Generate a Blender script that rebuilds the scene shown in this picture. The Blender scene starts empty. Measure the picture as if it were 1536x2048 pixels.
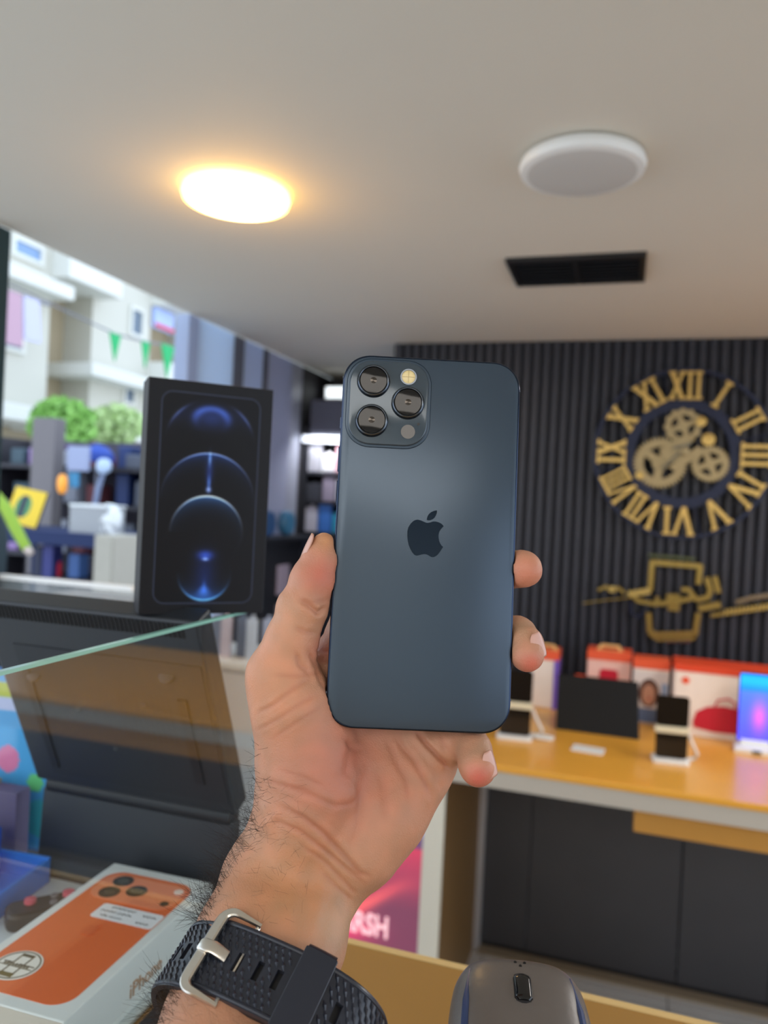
import bpy, bmesh, math, random
import numpy as np
from mathutils import Vector, Matrix
random.seed(7); rng=np.random.default_rng(7)
S=bpy.context.scene; COL=S.collection
# ---------------------------------------------------------------- camera
F=1540.0; YAW=math.radians(17.55); ROLL=0.05; PIT=-16/F
_up=np.array([0,0,1.0]); _fw=np.array([-math.sin(YAW),math.cos(YAW),0]); _h=np.array([math.cos(YAW),math.sin(YAW),0])
CW=_fw*math.cos(PIT)+_up*math.sin(PIT); _u0=_up*math.cos(PIT)-_fw*math.sin(PIT)
CR=_h*math.cos(ROLL)+_u0*math.sin(ROLL); CU=_u0*math.cos(ROLL)-_h*math.sin(ROLL)
CC=np.array([0,0,1.54])
cd=bpy.data.cameras.new('camera'); cam=bpy.data.objects.new('camera',cd); COL.objects.link(cam)
cam.matrix_world=Matrix([[CR[0],CU[0],-CW[0],CC[0]],[CR[1],CU[1],-CW[1],CC[1]],[CR[2],CU[2],-CW[2],CC[2]],[0,0,0,1]])
cd.sensor_fit='HORIZONTAL'; cd.sensor_width=36; cd.lens=36*F/1536; cd.clip_start=0.02; cd.clip_end=200
cd.dof.use_dof=True; cd.dof.focus_distance=0.325; cd.dof.aperture_fstop=11.5
S.camera=cam
# ---------------------------------------------------------------- world and light
S.view_settings.view_transform='Standard'; S.view_settings.look='None'; S.view_settings.gamma=1
S.view_settings.exposure=0.3; S.view_settings.use_curve_mapping=False
w=bpy.data.worlds.new('sky'); S.world=w; w.use_nodes=True; nt=w.node_tree
bg=nt.nodes['Background']; bg.inputs[1].default_value=2.0
g=nt.nodes.new('ShaderNodeTexGradient'); tc=nt.nodes.new('ShaderNodeTexCoord'); mp=nt.nodes.new('ShaderNodeMapping')
sx=nt.nodes.new('ShaderNodeSeparateXYZ'); rp=nt.nodes.new('ShaderNodeValToRGB')
nt.links.new(tc.outputs['Generated'],sx.inputs[0]); nt.links.new(sx.outputs['Z'],rp.inputs[0]); nt.links.new(rp.outputs[0],bg.inputs[0])
rp.color_ramp.elements[0].color=(.80,.88,1,1); rp.color_ramp.elements[1].color=(.55,.74,1,1)
def area(name,loc,rot,sx_,sy_,e,col=(1,1,1)):
    l=bpy.data.lights.new(name,'AREA'); l.shape='RECTANGLE'; l.size=sx_; l.size_y=sy_; l.energy=e; l.color=col
    o=bpy.data.objects.new(name,l); COL.objects.link(o); o.location=loc; o.rotation_euler=rot; return o
area('added_fill_light',(.1,-1.3,2.15),(0,0,0),1.8,1.0,19,(1,.93,.85))  # added fill behind the camera to brighten the interior, no fixture modelled
area('added_fill_light.001',(1.2,1.9,2.15),(0,0,0),.3,1.2,16,(1,.95,.9))  # second added fill, out of view at right, lifts the back of the room
# ---------------------------------------------------------------- helpers
def at(x,y,axis,v):
    d=CW+CR*(x-768)/F-CU*(y-1024)/F; k=(v-CC[axis])/d[axis]; return CC+d*k
def lin(c):
    return tuple((x/255/12.92 if x/255<=.04045 else ((x/255+.055)/1.055)**2.4) for x in c)
MATS={}
def mat(name,c,rough=.5,metal=0,var=.06,scale=30,bump=0,emit=0,alpha=1,coat=0,trans=0,spec=.5,sss=0,aniso=0):
    if name in MATS: return MATS[name]
    m=bpy.data.materials.new(name); m.use_nodes=True; n=m.node_tree; p=n.nodes['Principled BSDF']
    L=lin(c)
    tcn=n.nodes.new('ShaderNodeTexCoord'); no=n.nodes.new('ShaderNodeTexNoise'); no.inputs['Scale'].default_value=scale; no.inputs['Detail'].default_value=4
    n.links.new(tcn.outputs['Object'],no.inputs['Vector'])
    mx=n.nodes.new('ShaderNodeMix'); mx.data_type='RGBA'
    mx.inputs[6].default_value=tuple(x*(1-var) for x in L)+(1,); mx.inputs[7].default_value=tuple(min(1,x*(1+var)) for x in L)+(1,)
    n.links.new(no.outputs['Fac'],mx.inputs[0]); n.links.new(mx.outputs[2],p.inputs['Base Color'])
    p.inputs['Roughness'].default_value=rough; p.inputs['Metallic'].default_value=metal
    p.inputs['Specular IOR Level'].default_value=spec; p.inputs['Coat Weight'].default_value=coat
    p.inputs['Transmission Weight'].default_value=trans; p.inputs['Alpha'].default_value=alpha
    if sss: p.inputs['Subsurface Weight'].default_value=sss
    if bump:
        b=n.nodes.new('ShaderNodeBump'); b.inputs['Strength'].default_value=bump; b.inputs['Distance'].default_value=.002
        n.links.new(no.outputs['Fac'],b.inputs['Height']); n.links.new(b.outputs[0],p.inputs['Normal'])
    if emit:
        n.links.new(mx.outputs[2],p.inputs['Emission Color']); p.inputs['Emission Strength'].default_value=emit
    MATS[name]=m; return m
def attrmat(name,rough=.5,emit=0,spec=.5,coat=0,bump=0,bscale=900,sss=0):
    if name in MATS: return MATS[name]
    m=bpy.data.materials.new(name); m.use_nodes=True; n=m.node_tree; p=n.nodes['Principled BSDF']
    a=n.nodes.new('ShaderNodeAttribute'); a.attribute_name='Col'; n.links.new(a.outputs['Color'],p.inputs['Base Color'])
    p.inputs['Roughness'].default_value=rough; p.inputs['Specular IOR Level'].default_value=spec; p.inputs['Coat Weight'].default_value=coat
    if emit: n.links.new(a.outputs['Color'],p.inputs['Emission Color']); p.inputs['Emission Strength'].default_value=emit
    MATS[name]=m; return m
class MB:
    def __init__(s): s.v=[]; s.f=[]
    def add(s,v,f):
        o=len(s.v); s.v+= [tuple(map(float,q)) for q in v]; s.f+=[tuple(i+o for i in q) for q in f]; return s
    def box(s,a,b):
        (x0,y0,z0),(x1,y1,z1)=a,b
        return s.add([(x0,y0,z0),(x1,y0,z0),(x1,y1,z0),(x0,y1,z0),(x0,y0,z1),(x1,y0,z1),(x1,y1,z1),(x0,y1,z1)],
          [(0,3,2,1),(4,5,6,7),(0,1,5,4),(1,2,6,5),(2,3,7,6),(3,0,4,7)])
    def prism(s,poly,h0,h1,axis='z',inv=False):
        n=len(poly)
        def P(p,h): return {'z':(p[0],p[1],h),'y':(p[0],h,p[1]),'x':(h,p[0],p[1])}[axis]
        v=[P(p,h0) for p in poly]+[P(p,h1) for p in poly]
        f=[tuple(range(n))[::-1],tuple(range(n,2*n))]+[(i,(i+1)%n,(i+1)%n+n,i+n) for i in range(n)]
        return s.add(v,f)
    def ring(s,outer,inner,h0,h1,axis='y'):
        n=len(outer)
        def P(p,h): return {'z':(p[0],p[1],h),'y':(p[0],h,p[1]),'x':(h,p[0],p[1])}[axis]
        v=[P(p,h0) for p in outer]+[P(p,h1) for p in outer]+[P(p,h0) for p in inner]+[P(p,h1) for p in inner]
        f=[]
        for i in range(n):
            j=(i+1)%n; f+=[(i,j,j+n,i+n),(2*n+i,3*n+i,3*n+j,2*n+j),(i,2*n+i,2*n+j,j),(i+n,j+n,3*n+j,3*n+i)]
        return s.add(v,f)
    def tube(s,pts,r,n=8,caps=True,flat=1.0,upv=(0,0,1)):
        pts=[np.array(p,float) for p in pts]; R_=r if hasattr(r,'__len__') else [r]*len(pts); vs=[];m=len(pts)
        for i,p in enumerate(pts):
            t=pts[min(i+1,m-1)]-pts[max(i-1,0)]; t/=np.linalg.norm(t)+1e-12
            u=np.cross(t,upv); 
            if np.linalg.norm(u)<1e-3: u=np.cross(t,(1,0,0.1))
            u/=np.linalg.norm(u); q=np.cross(u,t)
            for k in range(n):
                a=2*math.pi*k/n; vs.append(p+R_[i]*(math.cos(a)*u+flat*math.sin(a)*q))
        f=[(i*n+k,i*n+(k+1)%n,(i+1)*n+(k+1)%n,(i+1)*n+k) for i in range(m-1) for k in range(n)]
        if caps: f+=[tuple(range(n))[::-1],tuple(range((m-1)*n,m*n))]
        return s.add(vs,f)
    def lathe(s,prof,n=32,axis='z',c=(0,0,0)):
        vs=[]
        for r,h in prof:
            for k in range(n):
                a=2*math.pi*k/n; x,y=r*math.cos(a),r*math.sin(a)
                vs.append({'z':(c[0]+x,c[1]+y,c[2]+h),'y':(c[0]+x,c[1]+h,c[2]+y),'x':(c[0]+h,c[1]+x,c[2]+y)}[axis])
        m=len(prof); f=[(i*n+k,i*n+(k+1)%n,(i+1)*n+(k+1)%n,(i+1)*n+k) for i in range(m-1) for k in range(n)]
        if prof[0][0]>1e-9: f.append(tuple(range(n))[::-1])
        if prof[-1][0]>1e-9: f.append(tuple(range((m-1)*n,m*n)))
        return s.add(vs,f)
    def mesh(s,name,m=None,smooth=False,bevel=0,seg=2):
        me=bpy.data.meshes.new(name); me.from_pydata(s.v,[],s.f); me.update()
        bm=bmesh.new(); bm.from_mesh(me); bmesh.ops.recalc_face_normals(bm,faces=bm.faces)
        if bevel: bmesh.ops.bevel(bm,geom=[e for e in bm.edges if e.calc_face_angle(0)>.6],offset=bevel,segments=seg,affect='EDGES',profile=.5)
        bm.to_mesh(me); bm.free()
        if m: me.materials.append(m)
        if smooth:
            me.polygons.foreach_set('use_smooth',[True]*len(me.polygons))
            me.set_sharp_from_angle(angle=math.radians(35))
        return me
def obj(name,mb,m,parent=None,smooth=False,bevel=0,seg=2,label=None,kind=None):
    me=mb.mesh(name,m,smooth,bevel,seg) if isinstance(mb,MB) else mb
    o=bpy.data.objects.new(name,me); COL.objects.link(o); o.parent=parent
    if label:o['label']=label
    if kind:o['kind']=kind
    return o
def tag(o,label,cat,group=None):
    o['label']=label; o['category']=cat
    if group:o['group']=group
    return o
def thing(name,label,cat,loc=(0,0,0),rz=0,group=None,M=None):
    o=bpy.data.objects.new(name,None); COL.objects.link(o); o.empty_display_size=.02
    if M is not None: o.matrix_world=M
    else: o.location=loc; o.rotation_euler=(0,0,rz)
    return tag(o,label,cat,group)
def struct(name,mb,m,**k):
    return obj(name,mb,m,kind='structure',**k)
def rrect(w,h,r,n=8,cx=0,cy=0,p=2.0):
    out=[]
    for (sx_,sy_,a0) in ((1,1,0),(-1,1,90),(-1,-1,180),(1,-1,270)):
        for k in range(n+1):
            a=math.radians(a0+90*k/n); c,s_=math.cos(a),math.sin(a)
            out.append((cx+sx_*(w/2-r)+r*math.copysign(abs(c)**(2/p),c),cy+sy_*(h/2-r)+r*math.copysign(abs(s_)**(2/p),s_)))
    return out
def circ(r,n=32,cx=0,cy=0,ry=None): return [(cx+r*math.cos(2*math.pi*k/n),cy+(ry or r)*math.sin(2*math.pi*k/n)) for k in range(n)]
def print_mesh(name,w_,h_,nx,ny,fn,m,plane='xz'):
    """flat print: a fine grid in the local XZ plane, facing -Y, colours from fn(u,v) (v downwards)"""
    us=np.linspace(0,1,nx+1); vs=np.linspace(0,1,ny+1); U_,V_=np.meshgrid(us,vs)
    co=np.zeros((U_.size,3)); co[:,0]=(U_.ravel()-.5)*w_; co[:,2]=(.5-V_.ravel())*h_
    i=np.arange(ny)[:,None]*(nx+1)+np.arange(nx)[None]
    f=np.stack([i,i+nx+1,i+nx+2,i+1],-1).reshape(-1,4)
    me=bpy.data.meshes.new(name); me.vertices.add(len(co)); me.vertices.foreach_set('co',co.ravel())
    me.loops.add(f.size); me.loops.foreach_set('vertex_index',f.ravel().astype(np.int32)); me.polygons.add(len(f))
    me.polygons.foreach_set('loop_start',np.arange(0,f.size,4,dtype=np.int32)); me.update(calc_edges=True); me.validate()
    c=np.clip(fn(U_.ravel(),V_.ravel()),0,255)/255; c=np.where(c<=.04045,c/12.92,((c+.055)/1.055)**2.4)
    at_=me.color_attributes.new('Col','FLOAT_COLOR','POINT'); at_.data.foreach_set('color',np.concatenate([c,np.ones((len(c),1))],1).astype(np.float32).ravel())
    me.materials.append(m); return me
# ---------------------------------------------------------------- materials
M_ceil=mat('ceiling_paint',(222,215,200),.75,var=.02,scale=3)
M_floor=mat('floor_tile',(206,203,196),.35,var=.08,scale=4)
M_slat=mat('slat_black',(46,47,55),.38,var=.1,scale=20)
M_wallb=mat('wall_dark',(20,21,26),.6)
M_oak=mat('oak_top',(232,166,62),.28,var=.05,scale=14,coat=.2)
M_oak2=mat('oak_side',(196,140,62),.45,var=.06,scale=14)
M_apron=mat('apron_grey',(188,180,166),.5,var=.02)
M_white=mat('white_lacquer',(236,236,232),.4,var=.02)
M_ivory=mat('ivory',(226,222,205),.45,var=.02)
M_brown=mat('brown_board',(118,88,48),.5,var=.08)
M_blackpanel=mat('black_panel',(66,66,69),.42,var=.12,scale=6)
M_black=mat('black_plastic',(20,20,23),.4)
M_blackm=mat('black_matte',(24,24,28),.6)
M_gold=mat('gold_metal',(214,180,108),.32,.85,var=.04)
M_brass=mat('brass_dull',(168,150,112),.42,.75,var=.06)
M_navy=mat('navy_metal',(38,44,66),.35,.5)
M_silver=mat('brushed_steel',(214,208,198),.28,1,var=.03,scale=400,bump=.05)
M_chrome=mat('chrome',(225,228,232),.08,1,var=.01)
M_desk=mat('desk_tan',(166,124,62),.45,var=.06,scale=10)
M_deskedge=mat('desk_edge',(222,190,130),.4,var=.03)
M_red=mat('red_cloth',(205,24,50),.5); M_orange=mat('orange_card',(240,84,40),.5)
M_grey=mat('grey_panel',(120,122,134),.5); M_lgrey=mat('light_grey_panel',(176,178,188),.45)
M_blue=mat('blue_plastic',(28,82,190),.35)
# ================================================================= SETTING
ZC=2.186
o=struct('ceiling',MB().box((-1.525,-2.2,ZC),(2.1,3.9,ZC+.2)),M_ceil)
fl=MB()
struct('floor',MB().box((-1.6,-2.2,-.1),(2.1,3.9,-.004)),mat('grout',(120,116,108),.8))
fo=bpy.data.objects['floor']
M_t=M_floor
tile=None
for i in range(6):
    for j in range(10):
        mb=MB().box((-.298,-.298,-.004),(.298,.298,0))
        if tile is None: tile=mb.mesh('tile',M_t,bevel=.002,seg=1)
        t=obj('tile',tile,None,fo); t.location=(-1.3+.6*i,-1.9+.6*j,0)
# back wall with fluted slats
wb=struct('wall_back',MB().box((-.926,2.965,0),(2.1,3.1,ZC)),M_wallb)
prof=[(-.0145,0),(-.0125,-.012),(-.006,-.019),(.006,-.019),(.0125,-.012),(.0145,0)]
sl=MB().prism(prof,0,ZC-.004,'z').mesh('slat',M_slat)
for k in range(80):
    s_=obj('slat',sl,None,wb); s_.location=(-.905+k*.0365,2.966,0)
struct('wall_right',MB().box((2.0,2.9,0),(2.1,3.1,ZC)).box((2.0,-2.2,0),(2.1,-1.9,ZC)).box((2.0,-1.9,0),(2.1,2.9,.35)),mat('wall_paint',(190,185,176),.8))
struct('wall_rear',MB().box((-1.0,-2.3,0),(2.1,-2.2,ZC)),mat('rear_paint',(240,238,230),.8))
struct('wall_far',MB().box((-1.6,3.8,0),(-.9,3.9,ZC)).box((-.926,3.1,0),(-.86,3.8,ZC)),mat('far_wall',(58,56,60),.7))
# shop front on the left: column panels between open street and passage
def colp(name,y0,y1,m,th=.06,z0=0): return struct(name,MB().box((-1.525-th,y0,z0),(-1.525,y1,ZC)),m,bevel=.004)
def frosted(name,c,k):
    m=bpy.data.materials.new(name); m.use_nodes=True; n=m.node_tree; n.nodes.clear(); o_=n.nodes.new('ShaderNodeOutputMaterial'); x_=n.nodes.new('ShaderNodeMixShader'); t_=n.nodes.new('ShaderNodeBsdfTranslucent'); d_=n.nodes.new('ShaderNodeBsdfDiffuse'); z_=n.nodes.new('ShaderNodeTexNoise'); z_.inputs['Scale'].default_value=2
    t_.inputs[0].default_value=lin(c)+(1,); d_.inputs[0].default_value=lin(c)+(1,); x_.inputs[0].default_value=k; n.links.new(d_.outputs[0],x_.inputs[1]); n.links.new(t_.outputs[0],x_.inputs[2]); n.links.new(x_.outputs[0],o_.inputs[0]); return m
M_pale=frosted('frosted_pale_blue',(214,228,244),.5); M_pale2=frosted('frosted_blue_grey',(186,198,222),.32); M_lav=frosted('frosted_lavender',(176,180,200),.3)
colp('trim_1',1.50,1.575,mat('teal_post',(30,58,66),.5),z0=0)
colp('trim_2',2.41,2.48,M_pale2); colp('wall_left',2.48,2.74,M_pale,.03); colp('trim_3',2.74,2.83,mat('grey_post',(90,94,108),.4))
colp('trim_4',2.83,3.0,M_pale2,.03); colp('trim_5',3.0,3.05,mat('dark_post',(62,62,72),.5)); colp('trim_6',3.05,3.3,M_lav,.03); colp('trim_7',3.3,3.42,mat('light_post',(160,164,180),.4))
colp('trim_8',3.42,3.9,mat('far_dark',(44,42,46),.6),.05)
# ceiling lights
def ceil_light(x,y,lit):
    t=thing('ceiling_light','lit round surface ceiling light with warm white glow' if lit else 'unlit round white ceiling light above the black vent','ceiling light',(x,y,ZC),0,None)
    r=.110
    obj('rim',MB().lathe([(r*.86,0),(r,-.004),(r*1.03,-.014),(r,-.024),(r*.93,-.027)],64),mat('rim_glow',(255,206,120),.5,var=0,emit=5) if lit else M_white,t,smooth=True)
    d=MB().lathe([(r*.93,-.026),(r*.8,-.029),(r*.4,-.0305),(0.0001,-.031)],64)
    obj('diffuser',d,mat('lamp_glow',(255,214,150),.5,var=0,emit=14) if lit else mat('diffuser_off',(205,203,198),.5,var=.01),t,smooth=True)
    if lit:
        l=bpy.data.lights.new('ceiling_lamp','POINT'); l.energy=2.2; l.color=(1,.52,.12); l.shadow_soft_size=.1
        lo=bpy.data.objects.new('ceiling_lamp',l); COL.objects.link(lo); lo.parent=t; lo.location=(0,0,-.06)
ceil_light(-.822,1.455,True); ceil_light(-.112,1.447,False)
# vent
v=thing('ceiling_vent','black rectangular linear air vent recessed in the ceiling','vent',(-.16,2.085,ZC))
obj('frame',MB().ring([(-.172,-.112),(.172,-.112),(.172,.112),(-.172,.112)],[(-.158,-.096),(.158,-.096),(.158,.096),(-.158,.096)],-.012,0,'z'),M_black,v)
obj('backing',MB().box((-.158,-.096,-.002),(.158,.096,-.0005)),M_blackm,v)
ls=None
for k in range(7):
    mb=MB().add([(-.156,-.004,-.010),(.156,-.004,-.010),(.156,.010,-.002),(-.156,.010,-.002),(-.156,-.003,-.011),(.156,-.003,-.011),(.156,.011,-.003),(-.156,.011,-.003)],[(0,1,2,3),(7,6,5,4),(0,4,5,1),(2,6,7,3),(1,5,6,2),(0,3,7,4)])
    if ls is None: ls=mb.mesh('louvre',mat('louvre',(34,36,44),.4))
    q=obj('louvre',ls,None,v); q.location=(0,-.082+.0265*k,0)
obj('centre_bar',MB().box((-.006,-.096,-.0125),(.006,.096,-.003)),M_black,v)
# ================================================================= STREET (seen through the open shop front)
struct('street_ground',MB().box((-10,-4,-.12),(-1.6,26,-.02)).box((2.1,-6,-.12),(9,9,-.02)),mat('asphalt',(176,176,174),.8))
M_fac=mat('facade_white',(196,194,182),.8,var=.03,scale=2); M_fac2=mat('facade_beige',(168,154,128),.8,var=.04,scale=2)
FX=-9.0
b=thing('building','white apartment building across the street with balconies','building',(FX,12,0))
def B(name,y0,y1,z0,z1,m,x0=-.4,x1=0.0,bev=0):
    return obj(name,MB().box((x0,y0-12,z0),(x1,y1-12,z1)),m,b,bevel=bev)
B('wall',4,26,0,13,M_fac2,-1.2,-.7)
B('projecting_wall',4.5,10.15,2.6,13,M_fac,-.7,.0); B('projecting_wall',11.3,13.0,2.6,13,M_fac,-.7,-.1); B('projecting_wall',14.5,26,2.6,13,M_fac,-.7,-.1)
M_bal=mat('balcony_white',(214,214,206),.7)
for (y0,y1,z0,h) in ((4.5,10.3,4.55,.22),(10.15,11.5,4.9,.7),(10.8,13.1,3.45,.22),(13.0,14.5,5.2,.8),(13.0,14.5,3.4,.7),(4.5,10.3,2.5,.25),(10.15,13,2.45,.3)):
    B('balcony',y0,y1,z0,z0+h,M_bal,-.7,.35,.02)
M_gw=mat('window_glass_blue',(120,150,190),.15); M_gd=mat('window_glass_dark',(86,104,122),.15)
def win(px0,py0,px1,py1,m,dx=0.0):
    a=at(px0,py0,0,FX+dx); c=at(px1,py1,0,FX+dx); y0,y1=sorted((a[1],c[1])); z0,z1=sorted((a[2],c[2]))
    f=obj('window',MB().ring([(y0-.06-12,z0-.06),(y1+.06-12,z0-.06),(y1+.06-12,z1+.06),(y0-.06-12,z1+.06)],[(y0-12,z0),(y1-12,z0),(y1-12,z1),(y0-12,z1)],dx-.01,dx+.05,'x'),M_bal,b)
    obj('pane',MB().box((dx-.02,y0-12,z0),(dx+.015,y1-12,z1)),m,f)
win(28,478,78,525,M_gw); win(2,640,40,700,M_gd); win(263,618,280,672,M_gd,-.1); win(250,758,264,806,M_gd,-.1)
# sign on the building, pennants, laundry
p=at(308,628,0,FX-.05); q=at(344,655,0,FX-.05)
t=thing('shop_sign','pale blue street sign with a red line on the far building','sign',(FX-.09,(p[1]+q[1])/2,(p[2]+q[2])/2))
hw=abs(p[1]-q[1])/2; obj('board',MB().box((0,-hw,-.2),(.08,hw,.2)),mat('sign_blue',(170,190,240),.5),t); obj('stripe',MB().box((.08,-hw,-.18),(.1,hw,-.11)),M_red,t)
p=at(45,655,0,FX+.6)
t=thing('laundry','pink and blue laundry hanging at the balcony rail','laundry',tuple(p))
obj('rail',MB().tube([(0,-.5,.45),(0,.5,.45)],.02),M_grey,t)
for (y,c,wd,ht) in ((-.22,(184,150,166),.3,.75),(.12,(190,190,220),.3,.62)):
    obj('cloth',MB().add([(0,y-wd/2,.45),(0,y+wd/2,.45),(.06,y+wd/2,.45-ht),(.04,y-wd/2,.45-ht),(.03,y-wd/2,.45),(.03,y+wd/2,.45),(.09,y+wd/2,.45-ht),(.07,y-wd/2,.45-ht)],[(0,1,2,3),(7,6,5,4),(0,4,5,1),(1,5,6,2),(2,6,7,3),(3,7,4,0)]),mat('cloth%d'%c[0],c,.9),t)
M_pen=mat('pennant_green',(40,168,100),.8)
for k,(px,py,wp,hp,dd) in enumerate(((229,668,22,54,'leftmost small green pennant strung across the street'),(290,684,17,52,'middle narrow green pennant strung across the street'),(334,690,26,66,'large green pennant beside the pale blue pillar'))):
    c=at(px,py,0,-6.0); s1=abs(at(px+wp/2,py,0,-6.0)[1]-at(px-wp/2,py,0,-6.0)[1])/2; hh=hp*(-6.0+0)/-1540*1.0*abs((c-CC)@CW)/6.0
    me=MB().add([(0,-s1,0),(0,s1,0),(0,.1*s1,-hh),(.02,-s1,0),(.02,s1,0),(.02,.1*s1,-hh)],[(0,1,2),(5,4,3),(0,3,4,1),(1,4,5,2),(2,5,3,0)])
    o=obj('pennant',me,M_pen); o.location=c; tag(o,dd,'pennant','green pennants over the street')
st_a=at(150,640,0,-6.0); st_b=at(420,700,0,-6.0)
o=obj('bunting_string',MB().tube([np.array([-8.2,at(0,560,0,-8.2)[1],at(0,560,0,-8.2)[2]]),at(229,668,0,-6.0)+np.array([.01,0,.0]),at(290,684,0,-6.0)+np.array([.01,0,0]),at(334,690,0,-6.0)+np.array([.01,0,0]),np.array([-9.0,14.4,4.3])],.012,6),M_grey); tag(o,'thin string across the street carrying the green pennants','string')
# foliage
def shrub(px,py,wp,hp,X,col,label):
    c=at(px,py,0,X); D=abs((c-CC)@CW); ry=wp/2*D/1540*1.2; rz=hp/2*D/1540
    t=thing('street_tree',label,'tree',(X,c[1],0))
    obj('trunk',MB().tube([(0,0,-.02),(.03,0,c[2]*.5),(0,.02,c[2])],[.06,.05,.03],8),mat('bark',(92,78,62),.9),t,smooth=True)
    mb=MB()
    for i in range(1500):
        d=rng.normal(size=3); d/=np.linalg.norm(d); r=rng.random()**.45; p_=np.array([d[0]*.45*r,d[1]*ry*r,d[2]*rz*r+c[2]])
        a=rng.normal(size=3); a/=np.linalg.norm(a); b_=np.cross(a,rng.normal(size=3)); b_/=np.linalg.norm(b_); s_=.07
        mb.add([p_-a*s_,p_+b_*s_*.6,p_+a*s_,p_-b_*s_*.6],[(0,1,2,3)])
    obj('foliage',mb,mat('leaf%d'%col[0],col,.7,var=.3,scale=3),t,kind='stuff')
shrub(125,850,95,110,-7.2,(142,192,96),'bright green street tree seen left of the black box')
shrub(232,850,100,80,-8.0,(190,214,150),'pale grey green street tree nearest the black box')
# street stalls: goods on display outside
def thingbox(name,label,cat,px0,py0,px1,py1,Y,m,dep=.2,group=None,bev=.006,tilt=0,ground=False):
    a=at(px0,(py0+py1)/2,1,Y); c=at(px1,(py0+py1)/2,1,Y); zt=at((px0+px1)/2,py0,1,Y)[2]; zb=at((px0+px1)/2,py1,1,Y)[2]
    zb=-.02 if ground else zb
    mb=MB().box((a[0]-(a[0]+c[0])/2,0,0),(c[0]-(a[0]+c[0])/2,dep,zt-zb))
    o=obj(name,mb,m,bevel=bev,seg=2); o.location=((a[0]+c[0])/2,Y,zb); o.rotation_euler[0]=tilt
    tag(o,label,cat,group); return o,(c[0]-a[0]),(zt-zb)
def table_at(name,label,px0,px1,py,Y,m,dep=.5,th=.03):
    a=at(px0,py,1,Y); c=at(px1,py,1,Y); wd=(c[0]-a[0])/2; z=a[2]*.5+c[2]*.5
    t=thing(name,label,'table',((a[0]+c[0])/2,Y+dep/2,0))
    obj('tabletop',MB().box((-wd,-dep/2,z-th),(wd,dep/2,z)),m,t,bevel=.004)
    for sx_ in (-1,1):
        for sy_ in (-1,1): obj('leg',MB().box((sx_*(wd-.04)-.015,sy_*(dep/2-.03)-.015,-.02),(sx_*(wd-.04)+.015,sy_*(dep/2-.03)+.015,z-th)),m,t)
    return z
SY=4.2
M_dk=mat('stall_dark',(52,50,56),.6); M_carton=mat('carton_white',(160,160,160),.6); M_cream=mat('cream_panel',(176,168,152),.6)
# dark display cabinet behind everything
t=thing('display_stall','dark street stall rack packed with small goods','stall',(-3.6,5.6,0))
obj('back_panel',MB().box((-1.6,0,-.02),(1.6,.05,1.95)),mat('stall_back',(78,74,86),.8,var=.25,scale=9),t)
for z in (.55,1.0,1.42,1.72): obj('shelf',MB().box((-1.55,-.45,z-.03),(1.55,0,z)),M_dk,t)
for x in (-1.55,0,1.55): obj('upright',MB().box((x-.03,-.45,-.02),(x+.03,.0,1.95)),M_dk,t)
pal=[(150,120,170),(90,70,110),(180,184,196),(120,66,70),(40,60,110),(96,100,110),(200,190,205),(64,58,70),(130,90,80),(60,80,90)]
cn=[('mauve','paper'),('plum','tall'),('silver grey','square'),('rust red','small'),('dark blue','slim'),('slate','wide'),('pale lilac','bottle shaped'),('charcoal','flat'),('brown','narrow'),('teal grey','round cornered')]
xs=-5.1; kk=0
for zi,z in enumerate((1.0,1.42,1.72)):
    x=-4.9
    while x<-3.0:
        wd=rng.uniform(.09,.17); h=rng.uniform(.12,.32)*(1 if z<1.7 else .7); c=pal[kk%10]
        o=obj('goods_box',MB().box((-wd/2,0,0),(wd/2,.16,h)),mat('goods%d'%(kk%10),c,.6),bevel=.012)
        o.location=(x,5.2+rng.uniform(0,.1),z); tag(o,cn[kk%10][1]+' '+cn[kk%10][0]+' goods carton on the '+('lower','middle','top')[zi]+' shelf of the dark street stall','carton','small goods on the street stall')
        x+=wd+rng.uniform(.02,.12); kk+=1
# named objects on the street
ZT_=table_at('stall_table','low navy table outside holding the yellow magazine and the white carton',-60,250,1062,SY,mat('navy_cloth',(28,42,82),.8),.6,.09)
def on(name,label,cat,x0,y0,x1,y1,m,**k): return thingbox(name,label,cat,x0,y0,x1,y1,SY+k.pop('dy',0.05),m,**k)
mg=thing('magazine','yellow magazine with a green and dark cover picture leaning on the stall','magazine',tuple(at(40,1050,1,SY+.1)),0.0)
mg.rotation_euler=(-.25,.14,0)
obj('cover',print_mesh('cover',.27,.255,60,60,lambda u,v:np.where((((u-.42)**2/.06+(v-.5)**2/.1)<1)[:,None],np.where((abs(u-.4)<.09)[:,None],np.array([40,44,60]),np.array([70,130,80])),np.array([228,190,42]))*1.0,attrmat('print_matte',.6)),None,mg); bpy.data.objects['cover'].location=(0,-.006,.129)
obj('pages',MB().box((-.137,-.004,0),(.137,.012,.258)),M_dk,mg)
c_,wd,ht=on('carton','white carton box with a crumpled white bag beside it on the stall','carton',138,1010,212,1068,M_carton,dep=.2)
obj('lid_flap',MB().box((-wd/2,-.005,ht-.012),(wd/2,.21,ht+.004)),M_white,c_)
bagm=bpy.data.meshes.new('bag'); bm=bmesh.new(); bmesh.ops.create_icosphere(bm,subdivisions=4,radius=.5)
for v_ in bm.verts:
    n_=math.sin(v_.co.x*17+v_.co.z*9)*.06+math.sin(v_.co.z*23+v_.co.y*13)*.05; v_.co*=(1+n_)
bm.to_mesh(bagm); bm.free(); bagm.materials.append(M_white)
o=obj('plastic_bag',bagm,None,smooth=False); a=at(222,1043,1,SY+.12); o.location=a; o.scale=(.13,.15,.24); tag(o,'crumpled white plastic bag to the right of the white carton','bag')
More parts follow.
